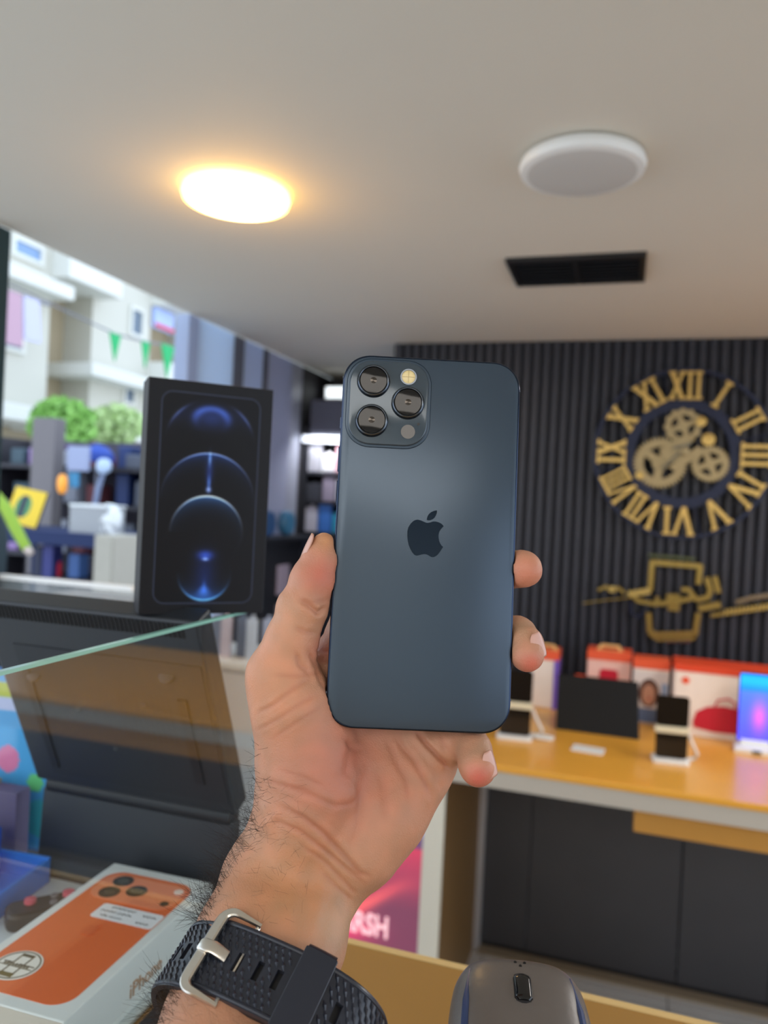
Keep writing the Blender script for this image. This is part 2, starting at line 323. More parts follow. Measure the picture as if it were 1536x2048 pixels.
on('canister','grey stone coloured pillar box behind the yellow magazine','post',62,835,108,985,mat('stone_grey',(118,112,112),.8),dy=.72,dep=.12,ground=True)
on('panel_board','pale blue grey board hanging on the street stall','board',134,892,176,942,mat('board_bluegrey',(150,158,186),.5),dy=.5,dep=.03)
on('cloth_banner','small cyan cloth hanging under the pale blue grey board','cloth',136,944,156,975,mat('cyan_cloth',(70,140,180),.8),dy=.52,dep=.02)
# blue parasol
t=thing('blue_awning','small deep blue awning above the street stall','awning',tuple(at(195,900,1,5.0)))
obj('canopy',MB().lathe([(.13,-.09),(.125,-.03),(.08,.02),(.0001,.05)],16),mat('awning_blue',(44,74,160),.7),t,smooth=True)
obj('pole',MB().tube([(0,0,-.5),(0,0,.03)],.01,6),M_grey,t)
# orange lantern
t=thing('lantern','glowing orange paper lantern among the stall goods','lantern',tuple(at(125,968,1,4.7)))
obj('shade',MB().lathe([(.02,-.07),(.034,-.04),(.038,0),(.034,.045),(.018,.07)],16),mat('lantern_orange',(240,160,60),.5,emit=.4),t,smooth=True); obj('cap',MB().lathe([(.02,.07),(.012,.085),(.0001,.085)],12),M_dk,t); obj('pole',MB().tube([(0,0,-.07),(0,0,ZT_-t.location[2])],.006,6),M_dk,t)
# fan
t=thing('desk_fan','pale blue round fan on a slanting grey stand among the goods','fan',tuple(at(205,932,1,4.6)))
obj('guard',MB().lathe([(.055,0),(.055,.03),(.04,.05),(.0001,.055)],24,'y').lathe([(.055,0),(.03,-.015),(.0001,-.018)],24,'y'),mat('fan_blue',(178,196,220),.4),t,smooth=True)
obj('stand',MB().tube([(0,.02,-.03),(-.05,.03,-.16),(-.1,.03,ZT_-t.location[2])],[.014,.02,.024],8),mat('stand_grey',(128,140,168),.5),t,smooth=True)
# car far left
t=thing('white_car','white car parked beyond the street stall at the left','car',tuple(at(22,960,0,-6.6)),0)
t.location[2]=at(22,960,0,-6.6)[2]-.1
cm=MB().prism([(-1.2,-.35),(1.2,-.35),(1.2,.1),(.9,.16),(.6,.46),(-.5,.48),(-.9,.14),(-1.2,.08)],-.4,.4,'x')
obj('body',cm,M_white,t,bevel=.05)
obj('side_window',MB().prism([(-.75,.16),(.75,.18),(.52,.4),(-.45,.42)],.4,.41,'x'),M_gd,t)
for yy in (-.75,.75): obj('wheel',MB().lathe([(.0001,.3),(.28,.3),(.3,.38),(.2,.42),(.0001,.42)],20,'x',(0,yy,-.35)),M_black,t,smooth=True)
# lower shelf goods
z=table_at('low_bench','low dark bench outside holding bottles and blue boxes',40,235,1158,SY+.05,M_dk,.4)
on('storage_box','dark navy box on the low bench, leftmost','box',66,1092,82,1156,mat('navy1',(24,30,56),.6),dep=.1)
on('storage_box','indigo box next to the leftmost navy box on the low bench','box',84,1090,105,1156,mat('indigo',(44,48,110),.6),dep=.1)
on('storage_box','blue box right of the red bottle on the low bench','box',136,1108,158,1156,mat('blue1',(44,78,130),.6),dep=.1)
t=thing('bottle','red bottle with white cap on the low bench','bottle',tuple(at(114,1157,1,SY+.12)))
obj('body',MB().lathe([(.0001,0),(.028,0),(.028,.1),(.012,.13),(.012,.135)],16),M_red,t,smooth=True); obj('cap',MB().lathe([(.0001,.155),(.014,.155),(.014,.13)],12),M_white,t)
c_,wd,ht=on('cream_cabinet','cream coloured narrow cabinet below the white carton','cabinet',186,1070,226,1215,M_cream,dep=.25,dy=-.3,ground=True)
obj('door',MB().box((-wd/2+.01,-.008,.02),(wd/2-.01,.0,ht-.02)),M_cream,c_,bevel=.003)
# lime sleeved garment on hanger at far left
t=thing('hanging_jacket','dark jacket with a lime green sleeve at the far left','jacket',tuple(at(-30,1060,1,3.6)))
def LP(px,py,dy=0): return at(px,py,1,3.6+dy)-np.array(t.location)
obj('jacket_body',MB().tube([LP(-30,960),LP(-22,1010),LP(-14,1080),LP(-16,1150)],[.04,.1,.1,.09],14,flat=.6),mat('jacket_dark',(44,56,60),.8),t,smooth=True)
obj('sleeve',MB().tube([LP(-16,985,-.05),LP(14,1020,-.08),LP(34,1062,-.12),LP(54,1098,-.14)],[.035,.034,.032,.026],12),mat('lime',(140,168,50),.8),t,smooth=True,label='lime green sleeve')
obj('cuff',MB().tube([LP(54,1098,-.14),LP(62,1106,-.145)],[.022,.018],12),mat('cuff_pale',(200,180,165),.8),t,smooth=True)
obj('hook',MB().tube([LP(-30,960),LP(-30,930)],.006,8),M_grey,t)
# white plastic chairs outside
for (px,py,lb) in ((30,1240,'white plastic chair seen through the low glass case at left'),(190,1250,'white plastic chair seen through the low glass case next to the cream cabinet')):
    a=at(px,py,1,3.3); t=thing('plastic_chair',lb,'chair',(a[0],a[1],-.02),0)
    obj('seat',MB().box((-.22,-.2,.42),(.22,.22,.45)),M_white,t,bevel=.01)
    obj('backrest',MB().ring(rrect(.46,.46,.1,6,0,.68),rrect(.3,.26,.05,6,0,.68),.2,.23,'y'),M_white,t,bevel=.004)
    for sx_ in (-1,1):
        for sy_ in (-1,1): obj('leg',MB().tube([(sx_*.19,sy_*.18,.42),(sx_*.22,sy_*.2,0)],.018,8),M_white,t)
# ---- low glass case at the shop front
t=thing('glass_case','low glass showcase with a white top rail at the shop front','showcase',(-1.25,1.575,0))
zr=at(130,1166,1,1.575)[2]; zl=at(130,1214,1,1.575)[2]
obj('top_rail',MB().box((-.27,0,zr-.006),(.13,.018,zr+.006)),M_white,t,bevel=.002,label='white top rail')
M_glass=mat('case_glass',(235,245,245),.02,alpha=.12,spec=.5,var=.01)
obj('glass_panel',MB().box((-.27,.006,zl),(.13,.011,zr-.006)),M_glass,t)
obj('ledge',MB().box((-.27,-.03,zl-.03),(.13,.3,zl)),mat('ledge_brown',(112,100,92),.5),t,bevel=.003)
obj('cabinet_body',MB().box((-.26,-.02,0),(.12,.28,zl-.03)),M_blackm,t)
# ================================================================= PASSAGE SHELVES (behind, between box and phone)
t=thing('accessory_shelf','dark accessory shelving with a lit strip at the end of the passage','shelving',(-1.225,3.45,0))
M_sd=mat('shelf_dark',(40,42,50),.55)
obj('back_board',MB().box((-.3,.3,0),(.3,.33,1.9)),mat('pegboard',(92,94,100),.7,var=.2,scale=40),t)
for x in (-.287,.285): obj('side_board',MB().box((x-.012,0,0),(x+.012,.3,1.9)),M_sd,t)
zz=[at(650,y,1,3.45)[2] for y in (800,872,886,1065)]
obj('header_panel',MB().box((-.26,-.01,zz[1]),(.27,.02,zz[0])),mat('header_grey',(104,106,122),.4),t,bevel=.003,label='grey header panel')
obj('light_strip',MB().box((-.29,-.03,zz[2]),(.27,.01,zz[1])),mat('strip_light',(225,232,245),.5,emit=.7),t,label='glowing white light strip')
lsl=bpy.data.lights.new('strip_lamp','AREA'); lsl.shape='RECTANGLE'; lsl.size=.5; lsl.size_y=.02; lsl.energy=1.5; lsl.color=(.95,.97,1); lso=bpy.data.objects.new('strip_lamp',lsl); COL.objects.link(lso); lso.parent=t; lso.location=(0,-.08,zz[1]-.01); lso.rotation_euler=(math.radians(25),0,0)
levels=[.25,.62,zz[3]+.0,1.02+.28,1.02+.46]
levels[2]=zz[3]; levels[3]=zz[3]+.15; levels[4]=zz[3]+.29
for z in levels: obj('shelf',MB().box((-.275,.0,z-.015),(.27,.3,z)),M_sd,t)
obj('lower_panel',MB().box((-.29,-.005,.0),(.27,.01,zz[3]-.02)),mat('lower_navy',(44,50,66),.5),t,label='dark blue lower panel')
cols=[((215,215,232),'pale lilac'),((60,62,70),'charcoal'),((240,240,245),'white'),((70,130,220),'bright blue'),((150,140,160),'mauve grey'),((210,160,170),'rose'),((60,170,210),'cyan'),((180,180,190),'silver')]
kk=0
for li,z in enumerate(levels[2:]):
    x=-.27
    while x<.2:
        wd=rng.uniform(.045,.075); h=rng.uniform(.08,.15); c,nm=cols[(kk*3+li)%8]
        if x>.14: c,nm=cols[3] if li else cols[6]
        o=obj('accessory_pack',MB().box((-wd/2,0,0),(wd/2,.04,h)).box((-.01,.01,h),(.01,.014,h+.012)),mat('pack'+nm,c,.4),bevel=.003)
        o.location=(-1.225+x+wd/2,3.46,z); tag(o,('tall ' if h>.115 else 'short ' if h<.1 else '')+nm+' accessory pack on the '+('lowest','middle','upper')[li]+' shelf of the passage','accessory pack','accessory packs on the passage shelves'); x+=wd+.008; kk+=1
a=at(672,785,1,3.6)
t=thing('wall_lamp','bright white lamp at the top of the passage','lamp',(a[0]+.06,3.62,a[2]))
obj('housing',MB().box((-.13,0,-.03),(.12,.1,.035)),M_white,t,bevel=.004); obj('glowing_face',MB().box((-.12,-.006,-.025),(.11,0,.03)),mat('lamp_face',(240,248,255),.5,emit=1.3),t)
# goods on dark stand left of passage
t=thing('dark_stand','tall dark stand against the grey pillars behind the black box','stand',(-1.49,3.0,0))
obj('frame',MB().box((-.03,-.2,0),(.05,.3,1.36)),M_sd,t,bevel=.004); obj('top_tray',MB().box((-.03,-.22,1.36),(.09,.37,1.375)),M_sd,t)
for k,(yy,zc,c,nm) in enumerate(((-.08,1.4,(50,90,140),'blue round pack on top of the tall dark stand'),(.12,1.4,(70,130,170),'teal pack on top of the tall dark stand, beside the blue one'))):
    o=obj('round_pack',MB().lathe([(.0001,-.02),(.05,-.02),(.058,0),(.05,.02),(.0001,.02)],20,'x'),mat('rp%d'%k,c,.4),smooth=True); o.location=(-1.46,3.05+yy,1.433); tag(o,nm,'package')
for k,(zc,c,nm) in enumerate(((1.19,(190,176,196),'lilac card hanging on the side of the dark stand'),(1.02,(160,150,156),'grey card hanging low on the side of the dark stand'))):
    o=obj('hanging_card',MB().box((0,-.05,-.07),(.012,.06,.06)),mat('hc%d'%k,c,.6),bevel=.003); o.location=(-1.44,3.1,zc); tag(o,nm,'card')
# ================================================================= DISPLAY TABLE (right)
t=thing('display_counter','long display counter with oak top and pale grey apron against the fluted wall','counter',(0,2.05,0))
Lx=-.49; Rx=1.95
obj('worktop',MB().box((Lx,-.0,.842),(Rx,.885,.86)),M_oak,t,bevel=.003)
obj('apron',MB().box((Lx,.004,.797),(Rx,.022,.842)),M_apron,t)
obj('side_panel',MB().box((Lx,.0,0),(Lx+.055,.02,.797)),M_ivory,t,bevel=.002,label='ivory front edge of the side panel')
obj('side_board',MB().box((Lx,.02,0),(Lx+.05,.62,.84)),M_brown,t,label='brown inner side board')
obj('drawer_box',MB().box((.055,.03,.733),(Rx,.55,.797)),M_oak2,t,bevel=.002)
obj('metal_trim',MB().box((-.455,.62,0),(-.42,.65,.84)),mat('trim_grey',(196,194,194),.35,.3),t)
for k,(x0,x1) in enumerate(((-.42,-.262),(-.26,.226),(.23,.50),(.503,1.2),(1.203,1.9))):
    obj('black_panel',MB().box((x0,.65,.02+.0*k),(x1,.67,.84)),M_blackpanel,t,bevel=.0015,seg=1)
obj('plinth',MB().box((-.42,.66,0),(Rx,.7,.04)),M_blackm,t)
obj('oak_floor_strip',MB().box((-.42,.60,0),(Rx,.65,.008)),mat('floor_strip',(150,134,110),.6),t)
# pink poster stand
def poster(u,v):
    n=len(u); c=np.zeros((n,3)); top=np.array([120,90,170.]); mid=np.array([210,70,100.]); low=np.array([130,70,96.])
    c=np.where((v<.12)[:,None],np.array([150,130,230.]),np.where((v<.2)[:,None],np.array([110,80,120.]),0))
    b=np.clip((v-.2)/.35,0,1)[:,None]; c2=mid*(1-b)+low*b
    c=np.where((v>=.2)[:,None],c2,c)
    g_=np.exp(-(((v-.5-.1*np.sin(u*5))/.045)**2))*np.exp(-((u-.45)/.33)**2); c=c+g_[:,None]*np.array([130,40,20.])
    g2=np.exp(-((v-.72)/.08)**2)*np.exp(-((u-.3)/.25)**2); c=c+g2[:,None]*np.array([120,10,30.])
    return c
pt=thing('pink_poster','pink and purple illuminated poster left of the counter','poster',(-.83,2.28,.0))
a0=at(700,1640,1,2.28); a1=at(830,1900,1,2.28)
obj('panel',MB().box((a0[0]+.83-.14,0,0),(a1[0]+.83+.03,.03,.62)),mat('poster_back',(40,30,40),.6),pt)
ps=print_mesh('print',a1[0]-a0[0]+.14,.55,80,80,poster,attrmat('print_lit',.4,emit=.55)); o=obj('print',ps,None,pt); o.location=((a0[0]+a1[0])/2+.83-.05,-.002,.325)
def text(s,size,ext,m,parent=None,name='lettering',rot=(math.pi/2,0,0),loc=(0,0,0),align='CENTER',sx_=1,bold=0):
    cu=bpy.data.curves.new('t','FONT'); cu.body=s; cu.size=size; cu.extrude=ext; cu.offset=bold; cu.align_x=align; cu.align_y='CENTER'; cu.resolution_u=3
    ob=bpy.data.objects.new('t',cu); COL.objects.link(ob); bpy.context.view_layer.update()
    me=bpy.data.meshes.new_from_object(ob.evaluated_get(bpy.context.evaluated_depsgraph_get())); bpy.data.objects.remove(ob)
    me.materials.clear(); me.materials.append(m); me.name=name
    o=obj(name,me,None,parent); o.rotation_euler=rot; o.location=loc; o.scale=(sx_,1,1); return o
lt=at(728,1850,1,2.27)
text('ARSH',.092,.002,mat('poster_letter',(255,200,208),.4,emit=.7),pt,loc=(lt[0]+.83,-.006,lt[2]),bold=.002,sx_=.70)
# ---- things on the counter
TZ=.86
def onwall(px,py): p=at(px,py,1,2.94); return p
def prod(name,label,cat,px0,px1,pyt,Y,dep,m,group=None,bev=.004):
    a=at(px0,pyt,1,Y); c=at(px1,pyt,1,Y); t=thing(name,label,cat,((a[0]+c[0])/2,Y,TZ),0,group)
    wd=(c[0]-a[0]); h=(a[2]+c[2])/2-TZ
    obj('carton_body',MB().box((-wd/2,0,0),(wd/2,dep,h)),m,t,bevel=bev)
    return t,wd,h
M_ow=mat('box_cream',(244,228,214),.5); M_top=mat('box_orange',(238,92,52),.5); M_handle=mat('card_handle',(226,180,110),.6)
def boxtrim(t,wd,h,dep,handle=True):
    obj('orange_band',MB().box((-wd/2-.001,-.002,h-.03),(wd/2+.001,dep+.001,h+.001)),M_top,t)
    if handle:
        obj('handle',MB().ring([(-.045,h),(.045,h),(.03,h+.022),(-.03,h+.022)],[(-.032,h+.003),(.032,h+.003),(.022,h+.014),(-.022,h+.014)],.02,.026,'y'),M_handle,t)
t,wd,h=prod('speaker_carton','orange and cream carton with carry handle half hidden by the ring fingertip','carton',1062,1118,1302,2.72,.1,M_ow)
boxtrim(t,wd,h,.1); obj('violet_strip',MB().box((wd/2-.014,-.0025,.0),(wd/2+.0015,.1,h-.03)),mat('violet',(120,90,190),.5),t)
t,wd,h=prod('speaker_carton','small orange and cream carton showing a square red speaker, with carry handle','carton',1176,1264,1304,2.72,.1,mat('box_pinkish',(246,196,180),.5))
boxtrim(t,wd,h,.1)
obj('speaker_picture',MB().prism(rrect(wd*.42,.052,.012,5,0,h-.085),-.003,0,'y'),M_red,t)
t,wd,h=prod('photo_carton','white carton with a portrait picture between the red speaker cartons','carton',1268,1341,1320,2.68,.08,M_ow)
boxtrim(t,wd,h,.08,False)
def portrait(u,v):
    c=np.ones((len(u),3))*np.array([226,214,208.])
    m1=((u-.45)/.3)**2+((v-.42)/.28)**2<1; c[m1]=(96,58,44)
    m2=((u-.45)/.19)**2+((v-.45)/.2)**2<1; c[m2]=(206,150,122)
    m3=(v>.72)&(abs(u-.45)<.42); c[m3]=(96,116,150); m4=(u>.8)&(v>.2); c[m4]=(150,170,200); m5=(u<.12)&(v>.3); c[m5]=(206,140,90)
    m6=((u-.47)/.05)**2+((v-.53)/.02)**2<1; c[m6]=(190,70,70); return c
pm=print_mesh('picture',wd*.94,h-.045,50,70,portrait,attrmat('print_matte',.5)); o=obj('picture',pm,None,t); o.location=(0,-.0025,(h-.045)/2+.006)
t,wd,h=prod('speaker_carton','large wide carton with orange top band and a red duffel shaped speaker','carton',1350,1620,1340,2.6,.13,M_ow)
obj('orange_band',MB().box((-wd/2-.001,-.002,h-.022),(wd/2+.001,.132,h+.001)),mat('band_red',(226,70,34),.5),t)
cx=at(1450,1400,1,2.6)[0]-t.location[0]
sp=[(cx-.09,.045),(cx-.085,.03),(cx-.03,.022),(cx+.06,.024),(cx+.11,.03),(cx+.12,.06),(cx+.1,.085),(cx+.05,.098),(cx+.0,.105),(cx-.05,.098),(cx-.08,.08)]
obj('speaker_picture',MB().prism(sp,-.003,0,'y'),M_red,t)
obj('strap_picture',MB().tube([(cx-.03,-.003,.1),(cx-.02,-.003,.122),(cx+.01,-.003,.13),(cx+.03,-.003,.118),(cx+.03,-.003,.1)],.0025,6,upv=(0,1,0)),M_red,t)
obj('emblem',MB().prism(circ(.011,16,-wd/2+.033,h-.05),-.003,0,'y'),M_orange,t)
a=at(1160,1356,1,2.7); t=thing('orange_capsule','small orange earphone case beside the dark tablet','case',(a[0],a[1],TZ))
obj('stand',MB().box((-.02,-.01,0),(.02,.02,a[2]-TZ-.012)),M_black,t); obj('shell',MB().tube([(-.016,0,a[2]-TZ),(.018,0,a[2]-TZ)],[.012,.012],10),M_orange,t,smooth=True)
# dark tablet leaning
a=at(1108,1466,2,TZ+.002); c=at(1278,1470,2,TZ+.002); top=at(1190,1362,1,a[1]+.09)
t=thing('tablet','dark tablet leaning back on a hidden stand, screen off','tablet',((a[0]+c[0])/2,(a[1]+c[1])/2,TZ),0)
wd=(c[0]-a[0])/2; hh=top[2]-TZ
tb=MB().add([(-wd,0,0.001),(wd,0,.001),(wd*.93,.09,hh),(-wd*1.06,.09,hh),(-wd,.008,0.001),(wd,.008,.001),(wd*.93,.098,hh),(-wd*1.06,.098,hh)],[(0,1,2,3),(7,6,5,4),(0,4,5,1),(1,5,6,2),(2,6,7,3),(3,7,4,0)])
obj('slab',tb,mat('tablet_black',(14,15,17),.5,spec=.3),t,bevel=.0015)
obj('rear_stand',MB().box((-.03,.1,0),(.03,.13,hh*.7)).box((-.03,.07,0),(.03,.13,.004)),M_black,t)
# phone stands
def phone_stand(px,pyb,pyt,label,hwp=32):
    b0=at(px,pyb,2,TZ); D=abs((b0-CC)@CW); wd=hwp*D/1540; h=(pyb-pyt)*D/1540
    t=thing('phone_stand',label,'phone stand',(b0[0],b0[1],TZ),.1,None)
    obj('base',MB().prism(rrect(wd*2.2,.06,.012,5,0,.02),0,.012,'z'),M_white,t,bevel=.002)
    obj('lower_screen',MB().prism(rrect(wd*1.9,h*.42,.008,5,0,.014+h*.21),.008,.016,'y'),mat('glossy_black',(16,16,18),.12),t)
    obj('beige_band',MB().box((-wd*1.02,.004,h*.44),(wd*1.02,.03,h*.53)),mat('beige_band',(226,216,184),.4),t,bevel=.002)
    obj('upper_screen',MB().prism(rrect(wd*1.95,h*.44,.008,5,0,h*.76),.014,.022,'y'),mat('glossy_black',(16,16,18),.12),t)
    obj('cable',MB().tube([(wd,.02,h*.45),(wd*1.3,.03,h*.3),(wd*1.7,.04,h*.12),(wd*1.6,.05,.008),(wd*1.1,.04,.006)],.0045,8),M_white,t,smooth=True)
    return t
phone_stand(1342,1528,1392,'black folding phone on a white stand in front of the red duffel speaker carton')
phone_stand(1028,1480,1340,'black folding phone on a white stand right behind the held phone')
a=at(1085,1478,2,TZ)
cb=obj('charging_cable',MB().tube([(a[0]-.04,a[1]+.01,TZ+.005),(a[0],a[1]+.02,TZ+.005),(a[0]+.03,a[1]+.01,TZ+.005),(a[0]+.028,a[1]-.012,TZ+.005),(a[0]-.02,a[1]-.01,TZ+.005)],.005,8),M_white,smooth=True)
tag(cb,'thick white cable loop on the oak top next to the dark tablet','cable')
a=at(1176,1500,2,TZ)
o=obj('price_card',MB().box((-.045,-.03,0),(.045,.03,.003)),M_white,bevel=.001); o.location=a; o.rotation_euler[2]=-.1; tag(o,'small blank white card lying on the oak top in front of the tablet','card')
# blue screen phone
a=at(1508,1500,2,TZ); t=thing('display_phone','display phone with bright blue and violet screen on a white stand','phone',(a[0],a[1],TZ))
D=abs((a-CC)@CW); hh=140*D/1540; wd=66*D/1540
def wall(u,v):
    b=np.stack([70+120*np.exp(-((u-.6)**2+(v-.62)**2)/.05)-40*(v<.25),120-50*v+40*np.exp(-((v-.1)/.1)**2),250-20*v],1); return b
obj('phone_body',MB().prism(rrect(wd,hh,.01,5,0,hh/2+.02),.0,.008,'y'),M_black,t)
sm=print_mesh('screen',wd*.95,hh*.96,40,70,wall,attrmat('screen_lit',.15,emit=1.0)); o=obj('screen',sm,None,t); o.location=(0,-.0008,hh/2+.02)
obj('base',MB().prism([(-wd*.62,-.05),(wd*.62,-.05),(wd*.5,.05),(-wd*.5,.05)],0,.014,'z'),M_white,t,bevel=.002)
obj('front_label',MB().box((-.012,-.0515,.003),(.012,-.05,.011)),M_blackm,t)
obj('cradle',MB().box((-wd*.4,-.01,.012),(wd*.4,.02,.03)),M_white,t,bevel=.002)
# ================================================================= CLOCK
KY=2.946; kc=at(1363,908,1,KY)
ck=thing('wall_clock','large skeleton wall clock with gold Roman numerals and gears on the fluted wall','clock',(kc[0],2.945,kc[2]))
def ringp(r1,r0,y0,y1,n=72): return MB().ring(circ(r1,n),circ(r0,n),y0,y1,'y')
obj('outer_ring',ringp(.305,.292,-.02,-.006),M_navy,ck,smooth=True); obj('inner_ring',ringp(.196,.158,-.02,-.006),M_navy,ck,smooth=True)
for k in range(4):
    a=k*math.pi/2+.26
    obj('ring_strut',MB().tube([(.19*math.cos(a),-.010,.19*math.sin(a)),(.3*math.cos(a),-.010,.3*math.sin(a))],.004,6,upv=(0,1,0)),M_navy,ck)
def bar(mb,p,q,w_,y0,y1):
    p=np.array(p);q=np.array(q);d=(q-p)/np.linalg.norm(q-p);n=np.array([-d[1],d[0]])*w_/2
    return mb.prism([tuple(p-n),tuple(q-n),tuple(q+n),tuple(p+n)],y0,y1,'y')
GW={'I':.028,'V':.076,'X':.058}
def numeral(s):
    h0,h1=.0,.1; mb=MB(); tw=sum(GW[c] for c in s)+.002*(len(s)-1); x=-tw/2; y0,y1=-.034,-.02; k=0
    for c in s:
        wd=GW[c]; e=.0004*k; k+=1
        if c=='I': bar(mb,(x+wd/2,h0+.003),(x+wd/2,h1-.003),.0125,y0-e,y1-e)
        elif c=='V': bar(mb,(x+.011,h1-.003),(x+wd/2,h0),.015,y0-e,y1-e); bar(mb,(x+wd-.011,h1-.003),(x+wd/2,h0),.011,y0-e-.0003,y1-e)
        else: bar(mb,(x+.010,h1-.003),(x+wd-.010,h0+.003),.015,y0-e,y1-e); bar(mb,(x+wd-.010,h1-.003),(x+.010,h0+.003),.011,y0-e-.0003,y1-e)
        for hh_ in ((h0,h1) if c!='V' else (h1,)):
            zz_=hh_+(.0045 if hh_==h0 else -.0045)
            if c=='I': bar(mb,(x+.0005,zz_),(x+wd-.0005,zz_),.009,y0-e-.0006,y1-e)
            else: bar(mb,(x+.0,zz_),(x+.024,zz_),.009,y0-e-.0006,y1-e); bar(mb,(x+wd-.021,zz_),(x+wd,zz_),.009,y0-e-.0006,y1-e)
        x+=wd+.002
    if tw>.112: mb.v=[(q[0]*.112/tw,q[1],q[2]) for q in mb.v]
    return mb
for i,s in enumerate(['XII','I','II','III','IV','V','VI','VII','VIII','IX','X','XI']):
    o=obj('numeral',numeral(s),M_gold,ck); a=2*math.pi*i/12
    o.location=(math.sin(a)*.19,0,math.cos(a)*.19); o.rotation_euler=(0,a,0)
def gear(name,cx,cz,r,nt,nh,y0,y1):
    outer=[]
    for k in range(nt*4):
        a=2*math.pi*k/(nt*4); rr=r*(1.0 if k%4 in (0,1) else .9); outer.append((rr*math.cos(a),rr*math.sin(a)))
    g_=obj(name,MB().ring(outer,circ(r*.62,nt*4),y0,y1,'y'),M_brass,ck); g_.location=(cx,0,cz)
    obj('hub',MB().prism(circ(r*.3,24),y0,y1,'y'),M_brass,g_)
    sp_=MB()
    for k in range(nh):
        a=2*math.pi*k/nh+.4; bar(sp_,(r*.25*math.cos(a),r*.25*math.sin(a)),(r*.75*math.cos(a),r*.75*math.sin(a)),r*.30,y0+.001,y1-.001)
        obj('spoke',sp_,M_brass,g_); sp_=MB()
def kp(px,py): q=at(px,py,1,KY-.02); return q[0]-kc[0],q[2]-kc[2]
x,z=kp(1320,926); gear('large_gear',x,z,.092,40,3,-.03,-.022)
x,z=kp(1420,928); gear('small_gear',x,z,.064,30,4,-.026,-.018)
x,z=kp(1366,852); gear('top_gear',x,z,.064,12,4,-.022,-.012)
pl=MB(); x0,z0=kp(1366,905); xa,za=kp(1330,905); xb,zb=kp(1400,915)
pl.prism([kp(1318,900),kp(1372,868),kp(1384,885),kp(1330,928)],-.036,-.03,'y'); pl.prism([kp(1335,935),kp(1395,893),kp(1412,905),kp(1350,942)],-.0355,-.0295,'y')
obj('centre_plate',pl,M_brass,ck)
h_=MB(); bar(h_,kp(1382,885),kp(1323,938),.007,-.044,-.038); obj('minute_hand',h_,mat('hand_grey',(120,118,104),.4,.6),ck)
h_=MB(); bar(h_,kp(1380,890),kp(1345,897),.009,-.048,-.044); obj('hour_hand',h_,mat('hand_grey',(120,118,104),.4,.6),ck)
x,z=kp(1368,903); obj('centre_boss',MB().lathe([(.014,0),(.014,-.01),(.0001,-.014)],20,'y',(x,-.04,z)),M_brass,ck,smooth=True)
for (px,py,r) in ((1402,844,.017),(1416,880,.022),(1279,951,.014)):
    x,z=kp(px,py); c_=obj('gold_disc',MB().lathe([(r,0),(r,-.006),(.0001,-.008)],20,'y',(x,-.03,z)),M_gold,ck,smooth=True)
# ================================================================= GOLD WALL SIGN
SYY=2.942
sgc=at(1348,1205,1,SYY)
sg=thing('wall_sign','gold phone outline sign with slanted Arabic lettering on the fluted wall','sign',(sgc[0],SYY,sgc[2]))
def sp2(px,py): q=at(px,py,1,SYY); return (q[0]-sgc[0],q[2]-sgc[2])
M_sg=mat('sign_gold',(170,148,84),.3,.8); M_mir=mat('mirror_trim',(190,196,206),.12,.95)
def strip(name,pts,w_,m,dy=0,par=None):
    mb=MB(); 
    P=[sp2(*p) for p in pts]
    for i in range(len(P)-1):
        bar(mb,P[i],P[i+1],w_,-.016-dy-.0004*i,-.0-dy); 
        if i: mb.prism(circ(w_/2,10,*P[i]),-.0155-dy,0,'y')
    return obj(name,mb,m,par or sg)
strip('phone_outline',[(1396,1168),(1400,1132),(1304,1124),(1300,1180)],.018,M_sg)
strip('phone_outline',[(1297,1225),(1299,1262),(1312,1268),(1390,1266),(1396,1225)],.018,M_sg)
strip('phone_outline_base',[(1300,1268),(1315,1278),(1385,1276),(1394,1262)],.012,M_sg)
strip('home_edge',[(1330,1281),(1380,1281)],.012,M_mir)
strip('mirror_edge',[(1296,1110),(1390,1118)],.01,mat('sign_green_gold',(90,96,70),.3,.7))
# Arabic word as swept strokes: alif, lam, hah, dal, yeh, theh
strip('arabic_letter_alif',[(1436,1185),(1428,1152)],.017,M_sg,.004)
strip('arabic_letter_lam',[(1412,1154),(1420,1180),(1414,1194),(1390,1199)],.017,M_sg,.006)
strip('arabic_letter_hah',[(1362,1178),(1376,1178),(1388,1194),(1360,1200),(1345,1203)],.016,M_sg,.008)
strip('arabic_letter_dal',[(1334,1188),(1344,1200),(1322,1206)],.016,M_sg,.010)
strip('arabic_letter_yeh',[(1330,1206),(1314,1206),(1314,1192)],.014,M_sg,.012)
strip('arabic_letter_theh',[(1314,1208),(1298,1204),(1276,1200),(1262,1186),(1300,1180)],.015,M_sg,.014)
strip('left_blob',[(1256,1187),(1300,1180)],.022,mat('sign_gold_bright',(214,192,120),.25,.8),.016)
strip('left_small_word',[(1196,1180),(1212,1172),(1222,1182),(1236,1174),(1250,1186)],.010,M_sg,.004)
strip('left_small_dots',[(1218,1176),(1232,1178)],.020,mat('sign_gold_bright',(214,192,120),.25,.8),.006)
strip('thin_line',[(1166,1206),(1206,1200),(1262,1194)],.004,M_sg,.002)
strip('silver_hook',[(1262,1200),(1262,1224),(1276,1234),(1288,1222)],.010,M_navy,.002)
strip('right_underline',[(1396,1216),(1440,1208)],.022,M_sg,.004)
strip('right_silver_line',[(1470,1204),(1500,1195),(1560,1186)],.016,M_mir,.004)
strip('right_gold_line',[(1420,1230),(1470,1222),(1560,1210)],.012,M_sg,.006)
for k in range(14):
    px=1448+k*8; strip('small_letter',[(px,1229-.14*(px-1448)),(px+2,1217-.14*(px-1448))],.008,mat('sign_gold_bright',(214,192,120),.25,.8),.012)
obj('standoff',MB().box((-.02,0,-.03),(.02,.008,.03)),M_sg,sg)
